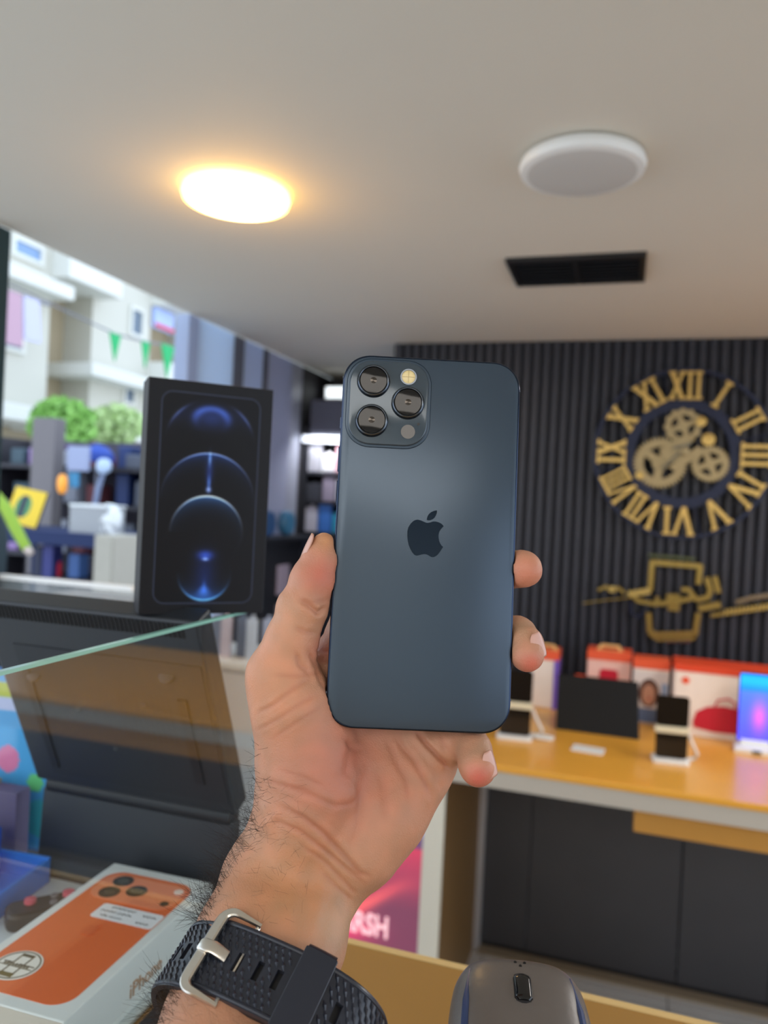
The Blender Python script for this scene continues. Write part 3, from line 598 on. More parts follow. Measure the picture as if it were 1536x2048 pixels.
# ================================================================= DESK
desk=thing('front_desk','tan desk panel with cream edge band under the mouse','desk',(0,0,0))
DZ=1.202; DE=.562
obj('top_board',MB().box((-.283,-.35,DZ-.02),(1.6,DE-.006,DZ)),M_desk,desk)
obj('edge_band',MB().box((-.283,DE-.006,DZ-.025),(1.6,DE,DZ+.001)),M_deskedge,desk)
obj('front_board',MB().box((-.26,DE-.04,0),(1.5,DE-.02,DZ-.02)),M_desk,desk)
desk2=thing('display_desk','white display desk surface left of the glass pane holding the phone boxes','desk',(0,0,0))
obj('white_top',MB().box((-1.35,-.35,DZ-.02),(-.285,.575,DZ)),mat('white_top',(214,224,228),.3,var=.02),desk2,bevel=.002)
obj('body_board',MB().box((-1.33,-.3,0),(-.3,.55,DZ-.02)),M_white,desk2)
M_pane=bpy.data.materials.new('shop_glass'); M_pane.use_nodes=True; n=M_pane.node_tree; n.nodes.clear()
out=n.nodes.new('ShaderNodeOutputMaterial'); mxs=n.nodes.new('ShaderNodeMixShader'); tr=n.nodes.new('ShaderNodeBsdfTransparent'); gl=n.nodes.new('ShaderNodeBsdfGlossy'); fr=n.nodes.new('ShaderNodeFresnel'); no=n.nodes.new('ShaderNodeTexNoise'); no.inputs['Scale'].default_value=3
tr.inputs[0].default_value=(.96,.985,.98,1); gl.inputs['Roughness'].default_value=.015; fr.inputs['IOR'].default_value=1.75
lw=n.nodes.new('ShaderNodeLayerWeight'); lw.inputs['Blend'].default_value=.5; pw_=n.nodes.new('ShaderNodeMath'); pw_.operation='POWER'; pw_.inputs[1].default_value=2.2; ma=n.nodes.new('ShaderNodeMath'); ma.operation='MULTIPLY_ADD'; ma.inputs[1].default_value=.32; ma.inputs[2].default_value=.05; n.links.new(lw.outputs['Facing'],pw_.inputs[0]); n.links.new(pw_.outputs[0],ma.inputs[0]); n.links.new(ma.outputs[0],mxs.inputs[0]); n.links.new(tr.outputs[0],mxs.inputs[1]); n.links.new(gl.outputs[0],mxs.inputs[2]); n.links.new(mxs.outputs[0],out.inputs[0])
gp=thing('glass_screen','upright clear glass pane with green polished edge in front of the black laptop','glass pane',(-.2825,.42,DZ))
obj('pane',MB().box((-.0015,-.24,.0),(.0015,.152,.2470)),M_pane,gp)
obj('polished_edge',MB().box((-.0018,-.24,.247),(.0018,.152,.249)),mat('glass_edge_green',(150,206,190),.15,var=.05,scale=60),gp)
mt_=obj('desk_mat',MB().box((-.278,.28,DZ),(-.19,.545,DZ+.003)),M_blackm,bevel=.001); tag(mt_,'black mat on the tan desk beside the orange phone box','mat')
# ================================================================= LAPTOP
def slab(mb,x0,x1,p,q,t):
    """slab whose front face runs p(top)->q(bottom) in YZ, thickness t behind"""
    p=np.array(p);q=np.array(q);d=(q-p)/np.linalg.norm(q-p);n=np.array([-d[1],d[0]])*t
    if n[0]<0:n=-n
    v=[]
    for x in (x0,x1):
        for r in (p,q,q+n,p+n): v.append((x,r[0],r[1]))
    return mb.add(v,[(0,1,2,3),(7,6,5,4),(0,4,5,1),(1,5,6,2),(2,6,7,3),(3,7,4,0)])
lp=thing('laptop','black laptop propped upright with its vented edge up, behind the glass pane','laptop',(0,0,0))
M_lap=mat('laptop_black',(38,42,48),.42,var=.05); M_lap2=mat('laptop_dark',(16,18,24),.5)
P0=np.array([.480,1.4495]);P1=np.array([.554,1.284]); dL=(P1-P0)/np.linalg.norm(P1-P0); nL=np.array([-dL[1],dL[0]]); nL=nL if nL[0]>0 else -nL
X0,X1=-.482,-.2865
obj('base',slab(MB(),X0,X1,P0-nL*0,P1,.020),M_lap,lp,bevel=.002)
def onlap(x,s,h=0): q=P0+dL*s-nL*h; return (x,q[0],q[1])
LL=np.linalg.norm(P1-P0)
def lapbox(mb,x0,x1,s0,s1,h): 
    v=[onlap(x,s,hh) for x in (x0,x1) for (s,hh) in ((s0,-.001),(s1,-.001),(s1,h),(s0,h))]
    return mb.add(v,[(0,1,2,3),(7,6,5,4),(0,4,5,1),(1,5,6,2),(2,6,7,3),(3,7,4,0)])
obj('bottom_cover',lapbox(MB(),X0+.022,X1-.004,.038,LL-.012,.0008),mat('laptop_cover',(33,37,43),.5),lp)
obj('rubber_strip',lapbox(MB(),X0+.024,X0+.031,.058,LL-.02,.0022),M_lap2,lp); obj('rubber_strip',lapbox(MB(),X1-.030,X1-.022,.07,LL-.03,.0022),M_lap2,lp)
for (x,s) in ((X0+.034,.066),(X1-.035,.05)):
    c=onlap(x,s,.0); o=obj('rubber_foot',MB().lathe([(.0065,0),(.0065,-.0012),(.005,-.002),(.0001,-.002)],20,'y'),M_lap2,lp,smooth=True); o.location=c; o.rotation_euler[0]=math.atan2(-nL[1],nL[0])
for (x,s) in ((X0+.068,.095),(X1-.062,.08),(X1-.10,.13)): obj('screw',MB().lathe([(.0026,0),(.0026,-.0014),(.0001,-.0014)],14,'y'),M_lap2,lp).location=onlap(x,s,0)
gr_=MB()
for i in range(10):
    for j in range(12): x=X1-.085+i*.005; s=.07+j*.004; lapbox(gr_,x,x+.0018,s,s+.0022,.0009)
obj('speaker_grille',gr_,M_lap2,lp,kind='stuff')
# vents in the top edge
vt=None
ve=P0+nL*.010
for k in range(48):
    if vt is None:
        q=[P0+dL*.003,P0+dL*.0145]; up=nL*.0006
        mb=MB(); v=[(x,*(r+u)) for x in (-.0012,.0012) for (r,u) in ((q[0],-up),(q[1],-up),(q[1],up),(q[0],up))]
        vt=mb.add(v,[(0,1,2,3),(7,6,5,4),(0,4,5,1),(1,5,6,2),(2,6,7,3),(3,7,4,0)]).mesh('vent_slot',mat('vent_black',(4,4,6),.8))
    o=obj('vent_slot',vt,None,lp); o.location=(X0+.006+k*.00375,0,0)
obj('hinge',MB().tube([(X0+.01,P1[0]+.008,P1[1]-.004),(X1-.006,P1[0]+.008,P1[1]-.004)],.009,12),M_lap2,lp,smooth=True)
obj('screen_lid',slab(MB(),X0+.006,X1-.002,(P1[0]+.001,P1[1]-.006),(P1[0]-.004,DZ),.012),M_lap,lp,bevel=.002)
# ================================================================= BLACK PHONE BOX
bc=np.array([-.2973,.5057,1.5370]); 
bx=thing('black_phone_box','closed black phone box with blue arc picture, standing on the laptop edge','phone box',(bc[0],bc[1],1.451),math.atan2(.6801,.7327))
BW,BH,BD=.0925,.172,.0275
obj('lid',MB().box((-BW/2,0,.001),(BW/2,BD*.55,BH)),mat('box_black',(27,28,33),.5,var=.03,spec=.3),bx,bevel=.0006)
obj('tray',MB().box((-BW/2+.0002,BD*.55,.0),(BW/2-.0002,BD,BH-.0004)),mat('box_black',(27,28,33),.42),bx,bevel=.0006)
def art(u,v):
    x=(u-.5)*92.5; y=v*172; n=len(u); c=np.ones((n,3))*np.array([20,21,26.])
    def G(d,s): return np.exp(-(d/s)**2)[:,None]
    # rounded outline
    dx=abs(x)-(37-8); dy=abs(y-86)-(78-8); d=np.hypot(np.maximum(dx,0),np.maximum(dy,0))+np.minimum(np.maximum(dx,dy),0)-8
    inside=d<0; c[inside]=(12,13,19); c=c+G(d,.45)*np.array([40,48,66])
    # dome
    r=np.hypot((x-0)/1.25,(y-28)); m=(y<36)
    c=c+(np.exp(-((r-10.)/2.6)**2)*np.exp(-((y-20)/9)**2)*m)[:,None]*np.array([44,66,130]); c=c+(np.exp(-(x/14)**2-((y-25)/8)**2))[:,None]*np.array([24,38,84])
    for sgn in (-1,1):
        d1=np.hypot(x-sgn*0,y-46)-34; ang=np.degrees(np.arctan2(-(y-46),sgn*x)); w1=np.exp(-((ang-42)/17)**2)
        c=c+(np.exp(-(d1/1.1)**2)*w1)[:,None]*np.array([50,60,88])+((d1<0)*np.exp(d1/4)*w1)[:,None]*np.array([14,22,50])
    # big arc
    def arc(cx,cy,R,wd,colr,fill,fs,a0,sp,up=1):
        d_=np.hypot(x-cx,y-cy)-R; ang=np.degrees(np.arctan2(-(y-cy)*up,x-cx)); w_=np.exp(-((ang-90)/sp)**2)
        return (np.exp(-(d_/wd)**2)*w_)[:,None]*np.array(colr)+((d_<0)*np.exp(np.minimum(d_,0)/fs)*w_)[:,None]*np.array(fill)
    under=(np.hypot(x,y-111)>27)[:,None]
    c=c+arc(0,87,35.3,.75,(110,126,160),(22,48,104),5,0,52)*under
    c=c+(np.exp(-(x/1.0)**2)*np.exp(-((y-56)/5)**2))[:,None]*np.array([90,120,160]); c=c+(np.exp(-(x/1.2)**2)*np.exp(-((y-74)/5)**2))[:,None]*np.array([60,90,150])
    c=c+(np.exp(-(x/3)**2)*np.exp(-((y-66)/10)**2))[:,None]*np.array([20,34,80])
    c=c+(np.exp(-(np.hypot(x,(y-79)*1)/2)**2))[:,None]*np.array([120,140,190])
    c=c+arc(0,111,27.3,.8,(190,200,206),(40,84,140),5.5,0,58)
    # bottom
    c=c+arc(0,142,20,.9,(80,140,190),(30,76,140),6,0,52,-1)
    c=c+(np.exp(-(x/6)**2)*np.exp(-((y-128)/3.5)**2))[:,None]*np.array([40,66,160])+(np.exp(-(np.hypot(x*.7,(y-131)*1.4)/1.6)**2))[:,None]*np.array([120,140,170])
    c=c+(np.exp(-(x/9)**2)*np.exp(-((y-142)/16)**2))[:,None]*np.array([10,22,60])+(np.exp(-(x/(1.5+np.maximum(y-150,0)*.5))**2)*np.exp(-((y-154)/5)**2))[:,None]*np.array([50,90,170])
    return c
am=print_mesh('printed_art',BW*.985,BH*.99,230,430,art,attrmat('box_print',.5,spec=.25)); o=obj('printed_art',am,None,bx); o.location=(0,-.00025,BH/2)
# ================================================================= ORANGE PHONE BOX
AP=[(790,715),(705,685),(620,650),(520,630),(450,642),(380,680),(300,765),(235,880),(212,1010),(215,1150),(235,1290),(270,1420),(330,1550),(395,1650),(460,1715),(510,1735),(560,1730),(650,1700),(740,1680),(800,1678),(860,1690),(920,1725),(980,1755),(1030,1760),(1080,1745),(1140,1705),(1190,1650),(1260,1550),(1330,1430),(1275,1385),(1235,1330),(1200,1250),(1180,1160),(1175,1080),(1185,1000),(1215,930),(1262,860),(1320,795),(1285,750),(1235,715),(1180,685),(1130,670),(1050,658),(980,665),(920,690),(850,712)]
AL=[(795,625),(800,560),(820,490),(865,425),(920,375),(1000,335),(1092,310),(1095,380),(1075,460),(1040,530),(985,585),(930,615),(870,632)]
def apple(parent,s,y0,y1,m,loc,rot=(0,0,0),name='apple_emblem'):
    mb=MB().prism([((x-780)*s,(1190-y)*s) for x,y in AP],y0,y1,'y').prism([((x-780)*s,(1190-y)*s) for x,y in AL],y0,y1,'y')
    o=obj(name,mb,m,parent); o.location=loc; o.rotation_euler=rot; return o
ob=thing('orange_phone_box','white phone box with an orange phone on the lid, lying behind the glass pane','phone box',(-.336,.4471,DZ),.0229)
OW,OL,OH=.0892,.1715,.036
M_bw=mat('box_white',(232,236,234),.45,var=.015)
obj('tray',MB().box((-OW/2+.0002,-OL/2+.0002,0),(OW/2-.0002,OL/2-.0002,.004)),M_bw,ob,bevel=.0006)
obj('lid',MB().box((-OW/2,-OL/2,.0042),(OW/2,OL/2,OH)),M_bw,ob,bevel=.0008)
M_or=mat('phone_orange',(236,112,52),.38,var=.04); M_orl=mat('phone_orange_light',(242,140,96),.4); M_bl=mat('box_side_tint',(206,196,182),.5)
ph_=obj('phone_picture',MB().prism(rrect(.0745,.152,.014,10,0,-.001),OH,OH+.0003),M_or,ob)
obj('camera_plateau',MB().prism(rrect(.069,.036,.012,8,0,.0525),OH+.0003,OH+.0006),M_orl,ph_)
for (x,y,r) in ((-.0194,.0615,.0078),(-.0194,.0440,.0078),(-.0013,.0522,.0078),(.0276,.044,.0032)):
    l_=obj('printed_lens',MB().prism(circ(r,28,x,y),OH+.0006,OH+.0010),mat('lens_print',(34,36,34),.2),ph_)
    if r>.005: obj('lens_centre',MB().prism(circ(r*.5,20,x,y),OH+.0010,OH+.0012),mat('lens_print2',(62,64,56),.2),l_) if False else obj('lens_centre',MB().prism(circ(r*.5,20,x,y),OH+.0010,OH+.0012),mat('lens_print2',(62,64,56),.2),ph_)
obj('printed_flash',MB().prism(circ(.0036,20,.0284,.0625),OH+.0006,OH+.0010),mat('flash_print',(250,226,210),.4),ph_)
ap=apple(ph_,.0000105,-.0003,0,mat('orange_dark',(228,104,48),.36),(0,-.004,OH+.0003),(-math.pi/2,0,0))
lb=obj('price_label',MB().prism(rrect(.0495,.0185,.0025,5,.0125,.0203),OH+.0006,OH+.0009),mat('label_white',(240,240,242),.5,var=.01),ob)
sc=MB()
for (x0,x1,y,a) in ((-.004,.008,.0262,1),(.009,.016,.0258,1),(.023,.034,.0238,1),(-.009,.003,.0206,1),(.005,.016,.0204,1),(.023,.033,.0148,1),(-.006,.0,.0148,1.2),(.001,.012,.0146,.4)):
    n_=int((x1-x0)/.0011); pts=[(x0+i*(x1-x0)/n_,y+a*.0011*math.sin(i*2.3+x0*900),OH+.0011) for i in range(n_+1)]
    sc.tube(pts,.00022,4,upv=(0,0,1))
obj('handwriting',sc,mat('ink',(50,52,60),.6),lb,kind='stuff')
st=obj('round_sticker',MB().prism(circ(.0152,48,-.0165,-.0530),OH+.0006,OH+.0009),mat('sticker_white',(244,242,234),.4,var=.01),ob)
M_ink=mat('sticker_ink',(84,80,60),.5); M_inkg=mat('sticker_gold',(112,100,52),.5)
obj('sticker_ring',MB().ring(circ(.0140,48,-.0165,-.0530),circ(.0132,48,-.0165,-.0530),OH+.0009,OH+.0011,'z'),M_ink,st)
sk=MB(); z0,z1=OH+.0009,OH+.0012; cx,cy=-.0165,-.0530
for (x0,y0,x1,y1) in ((-.0045,.0015,-.0038,.0100),(.0038,.0015,.0045,.0100),(-.0045,.0088,.0045,.0112),(-.0045,-.0100,-.0038,-.002),(.0038,-.0100,.0045,-.002),(-.012,-.0022,.012,-.0018),(-.011,.0012,-.004,.0016),(.002,.0006,.012,.0012)):
    sk.box((cx+x0,cy+y0,z0),(cx+x1,cy+y1,z1))
for k in range(9): sk.box((cx-.0095+k*.0021,cy-.0012,z0),(cx-.0082+k*.0021,cy+.0006+(.0004*(k%3)),z1))
obj('sticker_drawing',sk,M_ink,st)
obj('sticker_phone_base',MB().box((cx-.005,cy-.0118,z0),(cx+.005,cy-.0082,z1)),M_inkg,st)
text('iPhone',.0138,.0002,mat('copper_print',(206,160,122),.4,.3),ob,'lettering',(math.pi/2,0,math.pi/2),(OW/2+.0003,-.0030,.0140))
obj('end_tint',MB().box((-OW/2+.001,-OL/2-.0004,.0045),(OW/2-.001,-OL/2,OH-.001)),M_bl,ob,label='beige end face')
e_=at(10,2038,1,.4471-OL/2); apple(ob,.0000085,-.0003,0,mat('copper_red',(190,80,50),.4),(e_[0]+.336-.002,-OL/2-.0004,OH*.45))
# ---- remote controller and blue translucent tray behind
a=at(95,1808,2,DZ+.012); t=thing('game_remote','small black remote with pink buttons between the laptop and the orange phone box','remote',(a[0],a[1],DZ),.85)
obj('body',MB().prism(rrect(.06,.026,.010,6),0,.014),M_black,t,bevel=.003,seg=2)
for (x,y) in ((-.012,.004),(.016,.004)): obj('button',MB().lathe([(.0045,.013),(.0045,.017),(.0001,.0178)],14,'z',(x,y,0)),mat('pink_button',(214,90,110),.4),t,smooth=True)
for (x,y) in ((.004,-.004),(.022,-.006),(0.006,.006)): obj('grey_button',MB().lathe([(.003,.013),(.003,.0155),(.0001,.016)],12,'z',(x,y,0)),mat('grey_button',(120,116,120),.4),t,smooth=True)
st_=obj('stylus',MB().tube([(-.475,.395,DZ+.003),(-.448,.458,DZ+.003)],.002,8),M_blackm,smooth=True); tag(st_,'thin dark stylus lying on the white desk left of the orange phone box','stylus')
M_tb=mat('translucent_blue',(30,110,225),.2,trans=.35,coat=.3); M_db=mat('deep_blue',(0,124,232),.35)
a=at(60,1830,2,DZ+.01); t=thing('blue_tray','glossy blue plastic tray on the white desk at the left edge','tray',(-.497,.505,DZ),.1)
obj('tray_base',MB().box((-.045,-.04,0),(.045,.035,.004)),M_db,t,bevel=.002)
for (x0,y0,x1,y1,h) in ((-.045,.032,.045,.036,.022),(-.045,-.042,.045,-.038,.016),(.041,-.04,.045,.036,.02)): obj('tray_wall',MB().box((x0,y0,0),(x1,y1,h)),M_db,t,bevel=.001)
cs=MB().prism(rrect(.05,.05,.006,5),0,.045); o=obj('blue_case',cs,M_tb,bevel=.002); o.location=(-.512,.5,DZ+.0045); o.rotation_euler[2]=.1; tag(o,'translucent light blue case standing in the glossy blue tray','case')
# colourful blister pack and grey purple box
def kid(u,v):
    c=np.ones((len(u),3))*np.array([70,170,235.]); 
    c[(v>.06)&(v<.14)]=(180,200,90); c[(v>.14)&(v<.22)]=(190,200,240)
    for (a_,b_,r_,q) in ((.55,.5,.1,(230,130,180)),(.2,.72,.2,(236,110,140)),(.5,.78,.12,(240,120,150)),(.35,.65,.08,(200,110,190)),(.8,.62,.07,(110,220,140)),(.85,.82,.14,(50,180,200)),(.1,.4,.12,(90,190,240))):
        c[((u-a_)**2+((v-b_)*1.3)**2)<r_**2]=q
    return c
t=thing('toy_blister','colourful blue and pink printed package standing left of the laptop','package',(-.545,.58,DZ),.1)
obj('card',MB().box((-.06,.001,0),(.06,.012,.165)),mat('card_blue',(50,120,200),.5),t,bevel=.001)
km=print_mesh('print',.118,.16,60,80,kid,attrmat('print_matte',.5)); o=obj('print',km,None,t); o.location=(0,0,.083)
t=thing('mauve_carton','grey and mauve carton in front of the colourful package','box',(-.528,.545,DZ),.1)
obj('body',MB().box((-.034,0,0),(.0,.02,.072)),mat('carton_taupe',(150,142,130),.6),t,bevel=.001); obj('side',MB().box((.0,.0005,0),(.03,.0195,.068)),mat('carton_mauve',(96,88,122),.6),t,bevel=.001)
# blue things beyond seen at the right of the laptop through the glass: speaker pouch on floor stand
t=thing('white_cabinet','pale grey low cabinet with upright packs on it, seen right of the laptop','cabinet',(-1.2,2.0,0))
M_wc=mat('cabinet_pale',(206,210,214),.45,var=.05,scale=5); zt=at(450,1320,1,2.0)[2]
obj('carcass',MB().box((-.16,0,0),(.24,.25,zt-.02)),M_wc,t,bevel=.003); obj('top_board',MB().box((-.17,-.02,zt-.02),(.25,.26,zt)),M_white,t,bevel=.003)
for k in range(2): obj('door',MB().box((-.155+k*.2,-.012,.03),(.035+k*.2,.0,zt-.03)),M_wc,t,bevel=.003)
for k,(c,nm) in enumerate((((214,216,222),'white'),((150,158,176),'blue grey'),((226,206,210),'pinkish white'),((120,128,146),'slate grey'),((216,218,226),'pale grey'),((160,166,182),'steel grey'))):
    o=obj('upright_pack',MB().box((-.015,0,0),(.015,.02,.12)).box((-.006,.012,.12),(.006,.016,.132)),mat('up%d'%k,c,.5),bevel=.002); o.location=(-1.2+k*.042,2.03+.02*(k%2),zt); tag(o,nm+' upright pack standing on the pale grey low cabinet','package','upright packs on the low cabinet')
# ================================================================= MOUSE
mz=at(1042,2054,2,1.305); 
rs=thing('mouse_riser','small black display block on the tan desk, under the mouse','display block',(mz[0],mz[1],DZ),-YAW*-1)
obj('block',MB().box((-.022,-.035,0.0),(.022,.03,.085)),M_blackm,rs,bevel=.003)
ms=thing('mouse','dark grey wireless computer mouse with oblong scroll wheel and side grooves','mouse',(mz[0],mz[1]-.0,DZ+.085),YAW*.72); ms.rotation_euler=(math.radians(30),0,YAW*.72)
def mouse_pt(t,a):
    # t 0 rear .. 1 front ; a angle across the top -90..90
    y=-.055+.098*t; wd=.0335*(1-abs(2*t-.85)**3.2*.16)*(1 if t<.8 else math.sqrt(max(0,1-((t-.8)/.2)**2))*.45+.55 if t<.995 else .5)
    h=.034*math.sqrt(max(0.02,1-((t-.38)/.68)**2)); 
    if t>.9: h*=1-.55*((t-.9)/.1)**2
    s_,c_=math.sin(a),math.cos(a)
    return (wd*math.copysign(abs(s_)**.72,s_),y,.002+h*abs(c_)**.62)
nt_,na=48,40
vs=[mouse_pt(i/nt_,math.radians(-90+180*j/na)) for i in range(nt_+1) for j in range(na+1)]
fs=[(i*(na+1)+j,i*(na+1)+j+1,(i+1)*(na+1)+j+1,(i+1)*(na+1)+j) for i in range(nt_) for j in range(na)]
mb=MB().add(vs,fs); mb.f.append(tuple(range(na+1))[::-1]); mb.f.append(tuple(nt_*(na+1)+j for j in range(na+1)))
mb.f.append(tuple([i*(na+1) for i in range(nt_+1)]+[i*(na+1)+na for i in range(nt_,-1,-1)]))
M_ms=mat('mouse_grey',(96,90,86),.36,var=.05,scale=200,bump=.08)
obj('shell',mb,M_ms,ms,smooth=True)
def mtop(x,y,dz=0):
    t_=(y+.055)/.098; best=None
    for k in range(181):
        p_=mouse_pt(t_,math.radians(-90+k)); 
        if best is None or abs(p_[0]-x)<abs(best[0]-x): best=p_
    return (x,y,best[2]+dz)
wh=MB(); pw=[mtop(0,y,-.0002) for y in np.linspace(.0115,.0245,12)]
obj('scroll_wheel',MB().tube(pw,[.0028]+[.0042]*10+[.0028],14,flat=.55),mat('gloss_black',(16,16,17),.1),ms,smooth=True)
obj('wheel_slot',MB().tube([mtop(0,y,-.0016) for y in np.linspace(.0098,.0262,12)],[.0036]+[.0052]*10+[.0036],14,flat=.4),M_blackm,ms,smooth=True)
for sgn in (-1,1):
    g1=[mtop(sgn*x,y,.0001) for x,y in zip((.0265,.0262,.0255,.0235),(-.012,.0,.012,.03))]
    obj('side_groove',MB().tube(g1,[.0012,.0019,.0017,.0004],8),mat('groove_blue',(44,62,104) if True else 0,.3),ms,smooth=True,label='dark blue side groove')
for (x,y) in ((-.0022,.0335),(.0022,.0335),(0,.0312)): obj('indicator_hole',MB().tube([mtop(x,y,-.001),mtop(x,y,.00025)],.00075,8),mat('hole_black',(3,3,3),.8),ms)
# ================================================================= HELD PHONE
def rod(w_):
    t=np.linalg.norm(w_); k=w_/t; K=np.array([[0,-k[2],k[1]],[k[2],0,-k[0]],[-k[1],k[0],0]]); return np.eye(3)+math.sin(t)*K+(1-math.cos(t))*K@K
PM=np.stack([CR,CW,CU],1)@rod(np.array([-0.0995,0.0486,0.0309]))
PC=CC+(CW+CR*(850.8-768)/F-CU*(1080.8-1024)/F)*.3317
mm=Matrix([[*PM[0],PC[0]],[*PM[1],PC[1]],[*PM[2],PC[2]],[0,0,0,1]])
PH=thing('smartphone','dark blue smartphone held in the hand, back and triple camera facing out','smartphone',M=mm)
W_,H_,T_=.0781,.1608,.0074
M_frame=mat('frame_blue_steel',(44,54,72),.12,.95,var=.02); M_back=mat('back_glass',(58,73,88),.27,.45,var=.015,scale=60,spec=.6,coat=0)
obj('frame',MB().prism(rrect(W_,H_,.0128,14,p=2.2),0,T_,'y'),M_frame,PH,smooth=True,bevel=.0006,seg=3)
obj('back_glass',MB().prism(rrect(W_-.0016,H_-.0016,.0121,14,p=2.2),-.0003,.0005,'y'),M_back,PH,smooth=True,bevel=.0003)
obj('front_glass',MB().prism(rrect(W_-.002,H_-.002,.012,12,p=2.2),T_-.0003,T_+.0002,'y'),mat('gloss_black',(16,16,17),.1),PH)
apple(PH,.00001402,-.00045,0,mat('apple_gloss',(22,38,54),.07,.6,var=.01),(0,-.0003+.0002,.0009))
PX,PZ,PW_,PHh=-.0187,.0590,.0348,.0372
pla=obj('camera_plateau',MB().prism(rrect(PW_,PHh,.0105,12,PX,PZ,p=2.2),-.0016,0,'y'),mat('plateau_glass',(62,74,84),.12,.3,var=.01,coat=.2),PH,smooth=True,bevel=.0007,seg=3)
obj('plateau_skirt',MB().prism(rrect(PW_+.0022,PHh+.0022,.0114,12,PX,PZ,p=2.2),-.0006,-.0002,'y'),M_back,pla,smooth=True,bevel=.0004,seg=3)
M_lensring=mat('lens_ring',(84,90,98),.16,1); M_lg=mat('lens_glass',(16,15,16),.05,0,spec=.35); M_lr2=mat('lens_inner_ring',(22,22,24),.3)
for (x,z) in ((-.0257,.0683),(-.0103,.0594),(-.0257,.0508)):
    l_=obj('lens_ring',MB().lathe([(.0073,0),(.0071,-.0012),(.0068,-.0019),(.0064,-.0021),(.0061,-.0020),(.0060,-.0012)],56,'y',(x,-.0016,z)),M_lensring,PH,smooth=True)
    obj('lens_inner_ring',MB().lathe([(.0061,-.0014),(.0058,-.0019),(.0056,-.0014)],48,'y',(x,-.0016,z)),M_lr2,l_,smooth=True)
    obj('lens_glass',MB().lathe([(.0060,-.0012),(.0058,-.00165),(.0035,-.0018),(.0001,-.00185)],48,'y',(x,-.0016,z)),M_lg,l_,smooth=True)
    obj('lens_pupil',MB().lathe([(.0018,-.00178),(.0001,-.0020)],24,'y',(x,-.0016,z)),mat('pupil',(70,64,58),.05,.5),l_,smooth=True)
f_=obj('flash_ring',MB().ring(circ(.0036,36,-.0105,.0710),circ(.0030,36,-.0105,.0710),-.0021,-.0014,'y'),M_lensring,PH,smooth=True)
obj('flash',MB().lathe([(.0031,-.0003),(.002,-.0005),(.0001,-.00055)],28,'y',(-.0105,-.0014,.0710)),mat('flash_amber',(226,206,150),.25,var=.12,scale=900),f_,smooth=True)
obj('flash_cross',MB().box((-.0105-.0026,-.00205,.0709),(-.0105+.0026,-.0019,.0711)).box((-.0106,-.00205,.0684),(-.0104,-.0019,.0736)),mat('flash_line',(180,160,110),.4),f_)
obj('depth_sensor',MB().prism(circ(.0031,32,-.0097,.0467),-.0018,-.0014,'y'),mat('lidar_dark',(26,24,28),.06),PH,smooth=True)
obj('microphone_hole',MB().prism(circ(.0006,12,-.0053,.0503),-.0018,-.0014,'y'),M_black,PH)
for (z0,z1) in ((.0135,.0245),(.0285,.0395)): obj('side_button',MB().prism(rrect(.0022,z1-z0,.0006,3,0,(z0+z1)/2),-.0006,0,'x'),M_frame,PH,bevel=.0002).location=(-W_/2+.0001,T_/2,0)
obj('mute_switch',MB().box((-W_/2-.0004,T_/2-.001,.0475),(-W_/2+.0004,T_/2+.001,.0525)),M_frame,PH)
obj('power_button',MB().box((W_/2-.0004,T_/2-.0011,.015),(W_/2+.0005,T_/2+.0011,.034)),M_frame,PH,bevel=.0002)
for (x,z,v_) in ((-W_/2,.070,0),(-W_/2,-.066,0),(W_/2,.068,0),(W_/2,-.066,0)): obj('antenna_band',MB().box((x-.0002,.0002,z-.0004),(x+.0002,T_-.0002,z+.0004)),mat('antenna',(70,80,96),.5),PH)
# ================================================================= HAND (camera-aligned working frame in mm, world placed below)
CB=np.stack([CR,CU,CW],1)                      # columns a (right) b (up) c (depth)
nrm=PM[:,1]
def planeD(px,py):
    d=CW+CR*(px-768)/F-CU*(py-1024)/F
    return ((PC-CC)@nrm)/(d@nrm)*1000
def hp(px,py,off):
    D=planeD(px,py)+off; return np.array([(px-768)/F*D,-(py-1024)/F*D,D])
VOX=0.9
lo=np.array([-92.,-262.,225.]); hi=np.array([78.,30.,392.])
gs=[np.arange(lo[i],hi[i],VOX,dtype=np.float32) for i in range(3)]
NX,NY,NZ=map(len,gs)
BIG=40.
def newf(): return np.full((NX,NY,NZ),BIG,np.float32)
def smin(a,b,k): h=np.clip(.5+.5*(b-a)/k,0,1); return b*(1-h)+a*h-k*h*(1-h)
def cone(f,p,q,r1,r2,k):
    m=max(r1,r2)+12
    l_=np.minimum(p,q)-m; h__=np.maximum(p,q)+m; i0=[max(0,int((l_[i]-lo[i])/VOX)) for i in range(3)]; i1=[min((NX,NY,NZ)[i],int((h__[i]-lo[i])/VOX)+1) for i in range(3)]
    if any(i1[i]<=i0[i] for i in range(3)): return
    X=gs[0][i0[0]:i1[0],None,None]-p[0]; Y=gs[1][None,i0[1]:i1[1],None]-p[1]; Z=gs[2][None,None,i0[2]:i1[2]]-p[2]
    d=(q-p).astype(np.float32); L2=float(d@d)+1e-6
    t=np.clip((X*d[0]+Y*d[1]+Z*d[2])/L2,0,1)
    dist=np.sqrt((X-t*d[0])**2+(Y-t*d[1])**2+(Z-t*d[2])**2)-(r1+(r2-r1)*t)
    s=f[i0[0]:i1[0],i0[1]:i1[1],i0[2]:i1[2]]; s[...]=smin(s,dist,k)
def chain(f,pts,k=2.5):
    for a_,b_ in zip(pts[:-1],pts[1:]): cone(f,hp(*a_[:3]),hp(*b_[:3]),a_[3],b_[3],k)
palm=newf()
